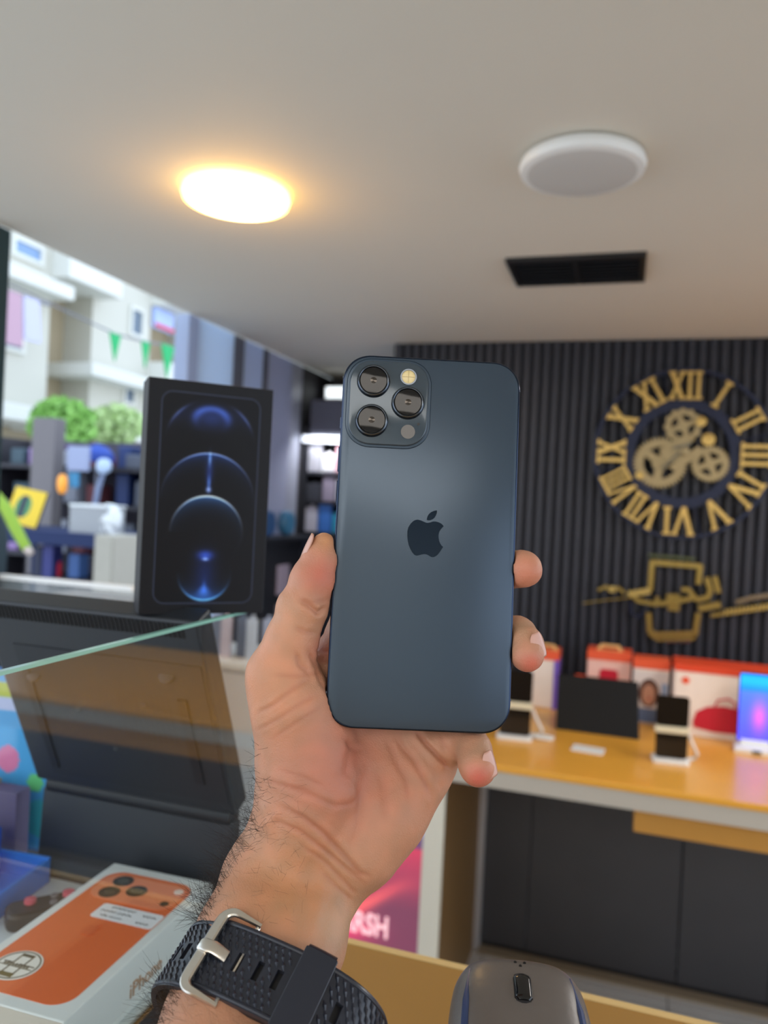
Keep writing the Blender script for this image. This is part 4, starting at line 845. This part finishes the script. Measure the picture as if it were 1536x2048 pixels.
# forearm (two bones side by side), comes towards the camera as it goes down
chain(palm,[(545,1760,16,20.5),(502,1880,-4,21.5),(452,2048,-27,22.5),(395,2250,-52,24)],6)
chain(palm,[(632,1770,18,17.5),(600,1880,1,18.0),(535,2048,-22,21),(470,2250,-45,24)],6)
chain(palm,[(590,1765,17,19),(555,1880,-1,20)],6)
# heel of the palm, thenar, hypothenar, metacarpals
chain(palm,[(545,1755,16,20),(605,1640,16,20),(622,1560,15,22)],7)
chain(palm,[(655,1765,19,15.5),(720,1690,19,17),(770,1630,21,17),(830,1555,23,14.5)],7)
chain(palm,[(600,1760,18,18),(690,1640,22,17),(760,1560,25,15)],7)
chain(palm,[(622,1560,15,22.5),(612,1490,13,20.5),(585,1410,8,17),(562,1352,6,14.2)],7)
chain(palm,[(640,1620,22,16),(665,1460,27,14),(672,1330,24,11.5)],6)
chain(palm,[(690,1620,25,14),(745,1450,30,13),(765,1320,27,11.5)],6)
chain(palm,[(740,1620,25,14),(815,1470,29,13),(850,1385,26,11.5)],6)
chain(palm,[(800,1590,24,14),(858,1515,25,12.0),(868,1496,24,10.5)],6)
chain(palm,[(665,1520,22,14),(800,1540,26,12)],6)
# thumb
th=newf(); chain(th,[(562,1352,6,14.0),(583,1282,3.5,11.0),(606,1216,2.5,10.4)],3.5)
chain(th,[(606,1216,2.5,10.4),(626,1160,2.0,9.5),(641,1115,1.4,7.3),(648,1088,1.2,5.0)],2.5)
chain(th,[(641,1150,1.5,6.2),(650,1125,1.5,5.0)],3)
fi=[]
f=newf(); chain(f,[(672,1330,24,11),(742,1150,26,9.6),(800,1020,24.5,8.4),(836,950,17.0,7.8),(845,915,15.5,6.8)]); fi.append(f)
f=newf(); chain(f,[(765,1320,27,11.3),(905,1205,27.5,9.6),(985,1150,19,8.6),(1020,1139,11.8,7.9),(1044,1138,5.0,7.7),(1050,1138,3.8,7.4)]); fi.append(f)
f=newf(); chain(f,[(850,1385,26,11.2),(950,1300,27,9.4),(1005,1272,20,8.5),(1035,1270,12.0,8.0),(1050,1290,5,7.8),(1054,1309,1.2,7.5)]); fi.append(f)
f=newf(); chain(f,[(868,1496,24,10.2),(900,1484,20,8.6),(935,1482,14,7.8),(947,1500,9,7.7),(953,1528,3,7.4),(956,1538,1.5,7.3)]); fi.append(f)
allf=smin(palm,th,5.0)
fm=fi[0]
for f in fi[1:]: fm=np.minimum(fm,f)
allf=np.minimum(allf,smin(palm,fm,4.5)); del palm,th,fi,fm
# press against the phone: carve the phone's rounded slab out of the soft surface
R2=CB.T@PM; pc=(CB.T@(PC-CC))*1000
i0=[int((pc[i]-95-lo[i])/VOX) for i in range(3)]; 
sub=(slice(max(0,int((-45-lo[0])/VOX)),NX),slice(max(0,int((-115-lo[1])/VOX)),NY),slice(max(0,int((300-lo[2])/VOX)),NZ))
X=gs[0][sub[0],None,None]-pc[0]; Y=gs[1][None,sub[1],None]-pc[1]; Z=gs[2][None,None,sub[2]]-pc[2]
lx=X*R2[0,0]+Y*R2[1,0]+Z*R2[2,0]; ly=X*R2[0,1]+Y*R2[1,1]+Z*R2[2,1]; lz=X*R2[0,2]+Y*R2[1,2]+Z*R2[2,2]
rr=12.8; qx=np.abs(lx)-(39.05-rr); qz=np.abs(lz)-(80.4-rr)
d2=np.sqrt(np.maximum(qx,0)**2+np.maximum(qz,0)**2)+np.minimum(np.maximum(qx,qz),0)-rr
dy=np.abs(ly-3.55)-3.95
pd=np.sqrt(np.maximum(d2,0)**2+np.maximum(dy,0)**2)+np.minimum(np.maximum(d2,dy),0)-.15
s_=allf[sub]; s_[...]=-smin(-s_,pd.astype(np.float32),1.0); del X,Y,Z,lx,ly,lz,qx,qz,d2,dy,pd
def surface_nets(f):
    ins=f<0
    c=[ins[i:NX-1+i,j:NY-1+j,k:NZ-1+k] for i in (0,1) for j in (0,1) for k in (0,1)]
    s=sum(x.astype(np.int8) for x in c); act=(s>0)&(s<8); idx=np.argwhere(act); n=len(idx)
    vid=np.full(act.shape,-1,np.int32); vid[act]=np.arange(n)
    acc=np.zeros((n,3)); cnt=np.zeros(n); I,J,K=idx.T
    corners=[(i,j,k) for i in (0,1) for j in (0,1) for k in (0,1)]
    val={c_:f[I+c_[0],J+c_[1],K+c_[2]] for c_ in corners}
    for a_ in corners:
        for ax in range(3):
            if a_[ax]==0:
                b_=list(a_); b_[ax]=1; b_=tuple(b_); va,vb=val[a_],val[b_]; m=(va<0)!=(vb<0)
                t=np.where(m,va/(va-vb+1e-12),0); p_=np.tile(np.array(a_,float),(n,1)); p_[:,ax]=t
                acc[m]+=p_[m]; cnt+=m
    v=idx+acc/cnt[:,None]
    quads=[]
    for ax in range(3):
        A=[slice(None)]*3;Bq=[slice(None)]*3; A[ax]=slice(0,-1);Bq[ax]=slice(1,None)
        ch=ins[tuple(A)]!=ins[tuple(Bq)]; e=np.argwhere(ch); o1,o2=[(1,2),(2,0),(0,1)][ax]
        lim=np.array(vid.shape); ok=(e[:,o1]>0)&(e[:,o2]>0)&(e[:,o1]<lim[o1])&(e[:,o2]<lim[o2])&(e[:,ax]<lim[ax]); e=e[ok]
        def g_(d1,d2_): q=e.copy(); q[:,o1]-=d1; q[:,o2]-=d2_; return vid[q[:,0],q[:,1],q[:,2]]
        Q=np.stack([g_(0,0),g_(1,0),g_(1,1),g_(0,1)],1); fl_=~ins[e[:,0],e[:,1],e[:,2]]; Q[fl_]=Q[fl_][:,::-1]; quads.append(Q[(Q>=0).all(1)])
    return v*VOX+lo,np.concatenate(quads)
HV,HQ=surface_nets(allf)
HQ=HQ[:,::-1]
# a few smoothing passes
E_=np.concatenate([HQ[:,[0,1]],HQ[:,[1,2]],HQ[:,[2,3]],HQ[:,[3,0]]]); E_=np.concatenate([E_,E_[:,::-1]])
deg=np.bincount(E_[:,0],minlength=len(HV))[:,None]
def nb(V): return np.stack([np.bincount(E_[:,0],weights=V[E_[:,1],i],minlength=len(HV)) for i in range(3)],1)/deg
for _ in range(3): HV=HV*.5+nb(HV)*.5
def vnormals(V):
    n_=np.cross(V[HQ[:,2]]-V[HQ[:,0]],V[HQ[:,3]]-V[HQ[:,1]]); N=np.zeros_like(V)
    for k in range(4):
        for i in range(3): N[:,i]+=np.bincount(HQ[:,k],weights=n_[:,i],minlength=len(V))
    return N/(np.linalg.norm(N,axis=1)[:,None]+1e-9)
NV=vnormals(HV)
if (NV*(HV-HV.mean(0))).sum()<0: HQ=HQ[:,::-1]; NV=-NV
px=768+F*HV[:,0]/HV[:,2]; py=1024-F*HV[:,1]/HV[:,2]
front=NV[:,2]<.15
def pdist(poly):
    P=np.array(poly,float); best=np.full(len(px),1e9); tt=np.zeros(len(px)); n=len(P)-1
    for i in range(n):
        d=P[i+1]-P[i]; t=np.clip(((px-P[i,0])*d[0]+(py-P[i,1])*d[1])/(d@d),0,1); q=np.hypot(px-P[i,0]-t*d[0],py-P[i,1]-t*d[1]); m=q<best; best[m]=q[m]; tt[m]=(i+t[m])/n
    return best,tt
disp=np.zeros(len(px)); red=np.zeros(len(px))
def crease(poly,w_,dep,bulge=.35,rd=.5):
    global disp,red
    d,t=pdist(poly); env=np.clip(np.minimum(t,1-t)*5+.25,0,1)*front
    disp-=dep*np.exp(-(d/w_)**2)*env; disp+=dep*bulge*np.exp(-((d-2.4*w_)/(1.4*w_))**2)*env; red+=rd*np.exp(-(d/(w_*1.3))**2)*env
# thumb creases
crease([(600,1202),(620,1212),(636,1226),(650,1216)],4.5,1.5); crease([(598,1195),(625,1205),(655,1200)],3.5,.35)
crease([(590,1255),(612,1264),(632,1266)],4,.6); crease([(592,1305),(600,1330),(618,1345)],4.5,.7)
crease([(618,1300),(630,1330),(640,1360),(655,1385)],4,.7); crease([(545,1350),(600,1352),(640,1345)],3.5,.25)
crease([(512,1428),(550,1408),(590,1376),(622,1356)],3.6,.6); crease([(512,1462),(560,1436),(610,1402),(630,1392)],3.4,.45); crease([(540,1480),(600,1440),(640,1415)],3,.3)
# wide thenar crease and palm folds
crease([(705,1470),(706,1500),(700,1530),(694,1560)],11,1.8,.3,.35); crease([(690,1480),(716,1500),(712,1545)],5,.7)
crease([(790,1470),(805,1495),(828,1520),(850,1560),(862,1590)],5,.8,.4,.5); crease([(772,1475),(790,1520),(812,1560),(818,1600)],5,.5)
crease([(832,1462),(852,1488),(878,1515),(900,1534)],4,1.7,.3,.9)
crease([(716,1560),(722,1600),(716,1650),(700,1700)],7,.7,.4,.3); crease([(760,1540),(768,1590),(772,1640)],7,.6,.4,.3); crease([(880,1468),(886,1490),(892,1500)],4,.5)
# wrist folds
crease([(560,1612),(610,1636),(650,1668),(690,1712),(718,1745),(736,1752)],4.5,1.0,.4,.7); crease([(548,1640),(600,1662),(650,1700),(700,1742),(726,1764)],4,.8,.4,.6)
crease([(560,1570),(620,1590),(670,1612),(700,1608),(722,1590)],5,.6,.3,.4); crease([(600,1690),(650,1722),(700,1775),(712,1788)],3.6,.45); crease([(640,1740),(680,1780),(706,1800)],3.2,.35)
crease([(530,1560),(575,1572),(620,1580)],3.5,.3); crease([(560,1540),(600,1550),(650,1572)],3,.25)
# index base folds behind the thumb
crease([(634,1302),(650,1303),(662,1304)],3.5,.8); crease([(632,1318),(645,1322),(660,1320)],3.5,.6); crease([(640,1270),(656,1262)],3,.3)
# tendons and veins on the wrist
def ridge(poly,w_,h__): 
    global disp
    d,t=pdist(poly); env=np.clip(np.minimum(t,1-t)*4+.1,0,1)*front; disp+=h__*np.exp(-(d/w_)**2)*env
ridge([(528,1600),(536,1640),(548,1680)],9,1.2); ridge([(600,1700),(590,1780),(575,1860)],16,.7); ridge([(650,1740),(640,1800),(625,1880)],12,.6); ridge([(560,1620),(545,1640),(530,1652)],8,.8)
ridge([(560,1180),(556,1205),(562,1230)],14,.7)
# fine skin relief
from mathutils import noise as mno
fine=np.array([mno.noise(Vector(p_*.45)) for p_ in HV])*.10+np.array([mno.noise(Vector(p_*.12)) for p_ in HV])*.22
HV=HV+NV*(disp*.8+fine)[:,None]
# pigmentation (skin's own colour): tan base, pinker finger pads and thenar, paler wrist
base=np.array([196,144,114.])*np.ones((len(px),1))
def blob(x,y,s,c,a):
    global base
    w_=(a*np.exp(-(((px-x)/s)**2+((py-y)/s)**2)))[:,None]; base=base*(1-w_)+np.array(c)*w_
blob(640,1150,42,(206,112,92),.8); blob(1055,1150,40,(214,128,104),.65); blob(1062,1330,26,(212,112,96),.8); blob(958,1556,26,(210,104,90),.85)
blob(652,1080,18,(214,150,100),.6); blob(1040,1256,20,(196,160,128),.6); blob(965,1495,20,(190,150,122),.6)
blob(540,1370,90,(216,150,112),.7); blob(690,1540,110,(190,118,98),.75); blob(620,1560,70,(196,132,110),.5); blob(590,1790,110,(198,140,96),.8); blob(680,1850,60,(190,152,120),.7); blob(560,1230,40,(214,158,122),.5)
blob(430,2020,120,(176,126,96),.7); blob(800,1560,70,(190,126,96),.6); blob(650,1300,26,(208,128,112),.7)
mot=np.array([mno.noise(Vector(p_*.16+Vector((9,3,1)) if False else Vector(p_)*.16)) for p_ in HV]); base=base*(1+.05*mot[:,None])+np.array([3,-3,-3.])*mot[:,None]
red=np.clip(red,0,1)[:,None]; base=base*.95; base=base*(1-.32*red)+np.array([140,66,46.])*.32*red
org=hp(600,1780,10)
WV=(HV/1000)@CB.T+CC; wo=(org/1000)@CB.T+CC
me=bpy.data.meshes.new('person'); me.vertices.add(len(WV)); me.vertices.foreach_set('co',(WV-wo).ravel())
me.loops.add(HQ.size); me.loops.foreach_set('vertex_index',np.ascontiguousarray(HQ).ravel().astype(np.int32)); me.polygons.add(len(HQ)); me.polygons.foreach_set('loop_start',np.arange(0,HQ.size,4,dtype=np.int32)); me.update(calc_edges=True)
me.polygons.foreach_set('use_smooth',[True]*len(me.polygons))
c=np.clip(base,0,255)/255; c=np.where(c<=.04045,c/12.92,((c+.055)/1.055)**2.4)
me.color_attributes.new('Col','FLOAT_COLOR','POINT').data.foreach_set('color',np.concatenate([c,np.ones((len(c),1))],1).astype(np.float32).ravel())
M_skin=attrmat('skin',.48,spec=.4); n=M_skin.node_tree; p=n.nodes['Principled BSDF']
p.inputs['Subsurface Weight'].default_value=.12; p.inputs['Subsurface Radius'].default_value=(1,.35,.2); p.inputs['Subsurface Scale'].default_value=.004
tcn=n.nodes.new('ShaderNodeTexCoord'); vo=n.nodes.new('ShaderNodeTexVoronoi'); vo.inputs['Scale'].default_value=1400; no=n.nodes.new('ShaderNodeTexNoise'); no.inputs['Scale'].default_value=420; no.inputs['Detail'].default_value=6
n.links.new(tcn.outputs['Object'],vo.inputs['Vector']); n.links.new(tcn.outputs['Object'],no.inputs['Vector'])
ad=n.nodes.new('ShaderNodeMath'); ad.operation='ADD'; n.links.new(vo.outputs['Distance'],ad.inputs[0]); n.links.new(no.outputs['Fac'],ad.inputs[1])
bu=n.nodes.new('ShaderNodeBump'); bu.inputs['Strength'].default_value=.35; bu.inputs['Distance'].default_value=.0003; n.links.new(ad.outputs[0],bu.inputs['Height']); n.links.new(bu.outputs[0],p.inputs['Normal'])
me.materials.append(M_skin)
person=bpy.data.objects.new('person',me); COL.objects.link(person); person.location=wo
tag(person,'left hand and hairy forearm of a person in a black watch strap, gripping the phone','person')
def tow(p_): return (np.asarray(p_)/1000)@CB.T+CC-wo     # working mm -> person local
# nails: curved plates hugging the finger
def nail(cen,nv,lv,w_,l_,R_,name='fingernail'):
    nv=np.array(nv,float); nv/=np.linalg.norm(nv); lv=np.array(lv,float); lv-=nv*(lv@nv); lv/=np.linalg.norm(lv); sv=np.cross(lv,nv); cen=np.array(cen,float)
    vs=[];fs=[];n1,n2=14,16
    for i in range(n1+1):
        t=-1+2*i/n1; half=(1-abs(t)**3.2*(.55 if t<0 else .35))
        for j in range(n2+1):
            s=(-1+2*j/n2)*half; a_=s*w_/2/R_
            vs.append(tow(cen+lv*(t*l_/2)+sv*R_*math.sin(a_)+nv*(R_*(math.cos(a_)-1)-.03*l_*t*t+.12)))
    for i in range(n1):
        for j in range(n2): q=i*(n2+1)+j; fs.append((q,q+1,q+n2+2,q+n2+1))
    m_=MB().add(vs,fs); o=obj(name,m_,mat('nail',(198,150,132),.3,coat=.2,var=.03,scale=300),person,smooth=True)
    md=o.modifiers.new('s','SOLIDIFY'); md.thickness=.0005; md.offset=0
    return o
def surf(px_,py_,off,r,nv):
    nv=np.array(nv,float); nv/=np.linalg.norm(nv); return hp(px_,py_,off)+nv*r
nvr=(.52,.16,-.84); nail(surf(1053,1291,4.0,8.0,nvr),nvr,(.36,-.9,-.1),7.6,11,6.6)
nvp=(.62,.18,-.76); nail(surf(955,1526,3.4,7.85,nvp),nvp,(.30,-.92,-.05),7.4,11,6.4)
nvt=(-.90,.40,-.10); nail(surf(640,1108,1.3,7.0,nvt),nvt,(.42,.9,0),10,13.5,6.4)
# arm hair
hairs=MB(); cand=np.where((px<560)&(py>1480)&(py<2050)&(NV[:,0]<-.55)&(NV[:,2]<.45))[0]
hr=np.random.default_rng(3)
wts=np.clip((py[cand]-1500)/300,.08,1); wts/=wts.sum()
for i in hr.choice(cand,1300,p=wts):
    if 1850<py[i]<1970: continue
    p0=HV[i]; d=NV[i]*hr.uniform(.2,.8)+np.array([-.15,hr.uniform(-.4,.9),hr.uniform(-.3,.2)]); d/=np.linalg.norm(d); L_=hr.uniform(4,13)*(.5 if py[i]<1600 else 1); cv=hr.normal(size=3)*.35; pts=[]
    for k in range(6): t=k/5; pts.append(tow(p0-NV[i]*.3+d*L_*t+cv*L_*t*t))
    hairs.tube(pts,[.00006,.00006,.00005,.00005,.00004,.00002],3,caps=False)
cand=np.where((py>1560)&(py<2050)&(NV[:,2]<-.3)&(px<620))[0]
for i in hr.choice(cand,260):
    if 1850<py[i]<1990: continue
    p0=HV[i]; d=NV[i]*.25+np.array([hr.uniform(-.8,.2),hr.uniform(-.5,.5),0]); d/=np.linalg.norm(d); L_=hr.uniform(3,7); pts=[tow(p0+NV[i]*.05+d*L_*k/4+hr.normal(size=3)*.08) for k in range(5)]
    hairs.tube(pts,[.00003]*5,3,caps=False)
obj('arm_hair',hairs,mat('hair',(30,24,22),.5),person,kind='stuff',label='short dark arm hair')
# ================================================================= WATCH STRAP
A=hp(590,1765,17)-hp(475,2048,-25); A/=np.linalg.norm(A)     # along the arm, upwards
c0=hp(532,2034,-21); 
Lv=np.array([1,0,0.])-A*A[0]; Lv/=np.linalg.norm(Lv); Dv=np.cross(Lv,A); 
if Dv[2]<0: Dv=-Dv
t_=math.radians(7); Lv,A=Lv*math.cos(t_)-A*math.sin(t_),A*math.cos(t_)+Lv*math.sin(t_)
SA,SB=39.5,26.5; SH=13.2; ex=2.8
def loop(th_):
    c_,s2=math.cos(th_),math.sin(th_); return SA*math.copysign(abs(c_)**(2/ex),c_),SB*math.copysign(abs(s2)**(2/ex),s2)
ths=np.linspace(-math.pi*1.5,math.pi*.5,2001)   # front centre at th=-pi/2 (towards camera, -Dv)
pts=np.array([loop(t) for t in ths]); seg=np.r_[0,np.cumsum(np.hypot(*np.diff(pts,axis=0).T))]; mid=np.interp(-math.pi/2,ths,seg)
def Sp(u,v,h=0,lift=0):
    """u arc length from the front centre (+ to the right), v across the strap (+ up the arm), h outwards"""
    s=mid+u; x=np.interp(s,seg,pts[:,0]); y=np.interp(s,seg,pts[:,1]); e=.05
    tx=np.interp(s+e,seg,pts[:,0])-np.interp(s-e,seg,pts[:,0]); ty=np.interp(s+e,seg,pts[:,1])-np.interp(s-e,seg,pts[:,1]); l=math.hypot(tx,ty)
    nx_,ny_=ty/l,-tx/l
    return c0+Lv*(x+nx_*h)+Dv*(y+ny_*h)+A*v
wco=(c0/1000)@CB.T+CC
WT=thing('wristwatch','black rubber watch strap with steel buckle around the wrist','watch',tuple(wco))
def wl(p_): return (np.asarray(p_)/1000)@CB.T+CC-wco
M_rub=mat('rubber_black',(33,37,48),.30,var=.05,scale=300); M_rub2=mat('rubber_dark',(18,19,24),.5)
def ribbon(name,u0,u1,v0,v1,h0,h1,m,slots=(),par=WT,taper=None):
    nu=max(8,int((u1-u0)/1.2)); us=list(np.linspace(u0,u1,nu)); vsl=list(np.linspace(v0,v1,9))
    for (a_,b_,c_,d_) in slots: us+=[a_,b_]; vsl+=[c_,d_]
    us=sorted(set(round(x,3) for x in us)); vsl=sorted(set(round(x,3) for x in vsl)); mb=MB(); nu,nv_=len(us),len(vsl)
    def hole(i,j):
        if i<0 or j<0 or i>=nu-1 or j>=nv_-1: return True
        cu,cv=(us[i]+us[i+1])/2,(vsl[j]+vsl[j+1])/2; return any(a_<cu<b_ and c_<cv<d_ for a_,b_,c_,d_ in slots)
    V=[]
    for hh_ in (h0,h1):
        for u_ in us:
            for v_ in vsl:
                tp=taper(u_) if taper else 1; vv=(v_-(v0+v1)/2)*tp+(v0+v1)/2; V.append(wl(Sp(u_,vv,hh_)))
    N_=nu*nv_; fs=[]
    for i in range(nu-1):
        for j in range(nv_-1):
            if hole(i,j): continue
            q=[i*nv_+j,(i+1)*nv_+j,(i+1)*nv_+j+1,i*nv_+j+1]; fs.append(tuple(q)); fs.append(tuple(x+N_ for x in q[::-1]))
            for (di,dj,a_,b_) in ((-1,0,q[0],q[3]),(1,0,q[2],q[1]),(0,-1,q[1],q[0]),(0,1,q[3],q[2])):
                if hole(i+di,j+dj): fs.append((a_,b_,b_+N_,a_+N_))
    mb.add(V,fs); return obj(name,mb,m,par,smooth=True)
sl1=[(-39,-36.8,-3.2,3.2),(-33.5,-31,-3.2,3.2)]
sl2=[(u-1.2,u+1.2,-3.4,3.4) for u in (-8.5,-.5,7.0,28.5)]
ribbon('buckle_side_strap',-75,-22,-SH,SH,-.2,2.0,M_rub,sl1)
ribbon('outer_strap',-23,66,-SH*.98,SH*.98,2.3,4.8,M_rub,sl2)
ribbon('inner_strap',-22,78,-SH*.96,SH*.96,-.2,2.1,M_rub2)
for (nm,u0,u1,h) in (('edge_rim',-22.5,66,4.6),('edge_rim',-70,-24,1.8)):
    for v_ in (-SH+1.3,SH-1.3):
        obj(nm,MB().tube([wl(Sp(u_,v_,h)) for u_ in np.linspace(u0,u1,40)],.00085,8),M_rub,WT,smooth=True)
# woven relief
wv=MB()
def rib(u_,v_,du,dv,h,r=.52):
    p0=Sp(u_-du/2,v_-dv/2,h);p1=Sp(u_,v_,h+.28);p2=Sp(u_+du/2,v_+dv/2,h); wv.tube([wl(p0),wl(p1),wl(p2)],[r*.35/1000,r*1.35/1000,r*.35/1000],5,caps=False)
def free(u_,v_,sl): return not any(a_-1<u_<b_+1 and c_-.8<v_<d_+.8 for a_,b_,c_,d_ in sl)
for (u0,u1,h,sl_) in ((-21,10.5,4.75,sl2),(23.5,62,4.75,sl2),(-68,-25,1.95,sl1)):
    nr=9
    for j in range(nr):
        v_=-SH+3.2+j*(2*SH-6.4)/(nr-1); u_=u0+1+(j%2)*1.3; sg=-1 if j%2 else -1
        while u_<u1-1:
            if free(u_,v_,sl_): rib(u_,v_,1.8,sg*2.9,h)
            u_+=2.7
obj('woven_relief',wv,M_rub,WT,kind='stuff',smooth=True)
# keeper loop
kp_=ribbon('keeper',11.5,22.5,-SH-1.0,SH+1.0,4.9,6.8,M_rub)
for s1_ in (-1,1):
    m_=MB().tube([wl(Sp(u_,s1_*(SH+.7),3.4)) for u_ in np.linspace(11.8,22.2,8)],[.0026]*8,12); obj('keeper_side',m_,M_rub,WT,smooth=True)
for u_ in (12,22): obj('keeper_lip',MB().tube([wl(Sp(u_,v_,5.9)) for v_ in np.linspace(-SH-.8,SH+.8,14)],.00095,8),M_rub,WT,smooth=True)
# buckle
def flatbar(pts_,wds,th_):
    """bar following (u,v,h) points, wide across, th thick"""
    mb=MB(); P=[np.array(Sp(*q)) for q in pts_]; n_=len(P); V=[]
    for i,(u_,v_,h_) in enumerate(pts_):
        t=P[min(i+1,n_-1)]-P[max(i-1,0)]; t/=np.linalg.norm(t); nn=Sp(u_,v_,h_+1)-Sp(u_,v_,h_); nn/=np.linalg.norm(nn); sd=np.cross(t,nn); sd/=np.linalg.norm(sd); nn=np.cross(sd,t); w_=wds[i]/2
        for (a_,b_) in ((-1,-.5),(-.7,-1),(.7,-1),(1,-.5),(1,.5),(.7,1),(-.7,1),(-1,.5)): V.append(wl(P[i]+sd*a_*w_+nn*b_*th_/2))
    f_=[(i*8+k,i*8+(k+1)%8,(i+1)*8+(k+1)%8,(i+1)*8+k) for i in range(n_-1) for k in range(8)]+[tuple(range(8))[::-1],tuple(range((n_-1)*8,n_*8))]
    return mb.add(V,f_)
bp=[]; bw=[]
VB=SH+1.9
for u_,h_,w_ in ((-8,3.6,1.6),(-12,5.0,1.9),(-15,6.2,2.4)): bp.append((u_,VB,h_)); bw.append(w_)
for k in range(7): a_=math.pi/2*k/6; bp.append((-17-4.0*math.sin(a_),VB-4+4*math.cos(a_),6.9)); bw.append(2.8+1.6*k/6)
for v_ in np.linspace(VB-6,-VB+6,10): bp.append((-21,v_,7.0)); bw.append(4.4)
for k in range(7): a_=math.pi/2*(1-k/6); bp.append((-17-4.0*math.sin(a_),-(VB-4+4*math.cos(a_)),6.9)); bw.append(4.4-1.6*k/6)
for u_,h_,w_ in ((-15,6.2,2.4),(-12,5.0,1.9),(-8,3.6,1.6)): bp.append((u_,-VB,h_)); bw.append(w_)
bk=obj('buckle',flatbar(bp,bw,2.0),M_silver,WT,smooth=True,label='brushed steel buckle frame')
obj('buckle_prong',flatbar([(-22.5,0,7.9),(-21,0,8.6),(-17,0,8.4),(-15.2,0,7.0),(-13,0,5.2)],[4.2,4.4,4.4,4.2,4.0],1.4),M_silver,bk,smooth=True)
obj('buckle_bar',MB().tube([wl(Sp(-9,v_,2.6)) for v_ in np.linspace(-VB+.3,VB-.3,10)],.0009,8),M_silver,bk,smooth=True)
# watch case on the far side of the wrist
cs_=MB().lathe([(.0001,-.004),(.018,-.004),(.0205,-.001),(.0205,.005),(.018,.008),(.0001,.0085)],40); o=obj('watch_case',cs_,M_black,WT,smooth=True)
dvw=CB@Dv; z_=Vector(dvw); o.rotation_euler=z_.to_track_quat('Z','Y').to_euler(); pcs=wl(c0+Dv*(SB+4)); o.location=pcs
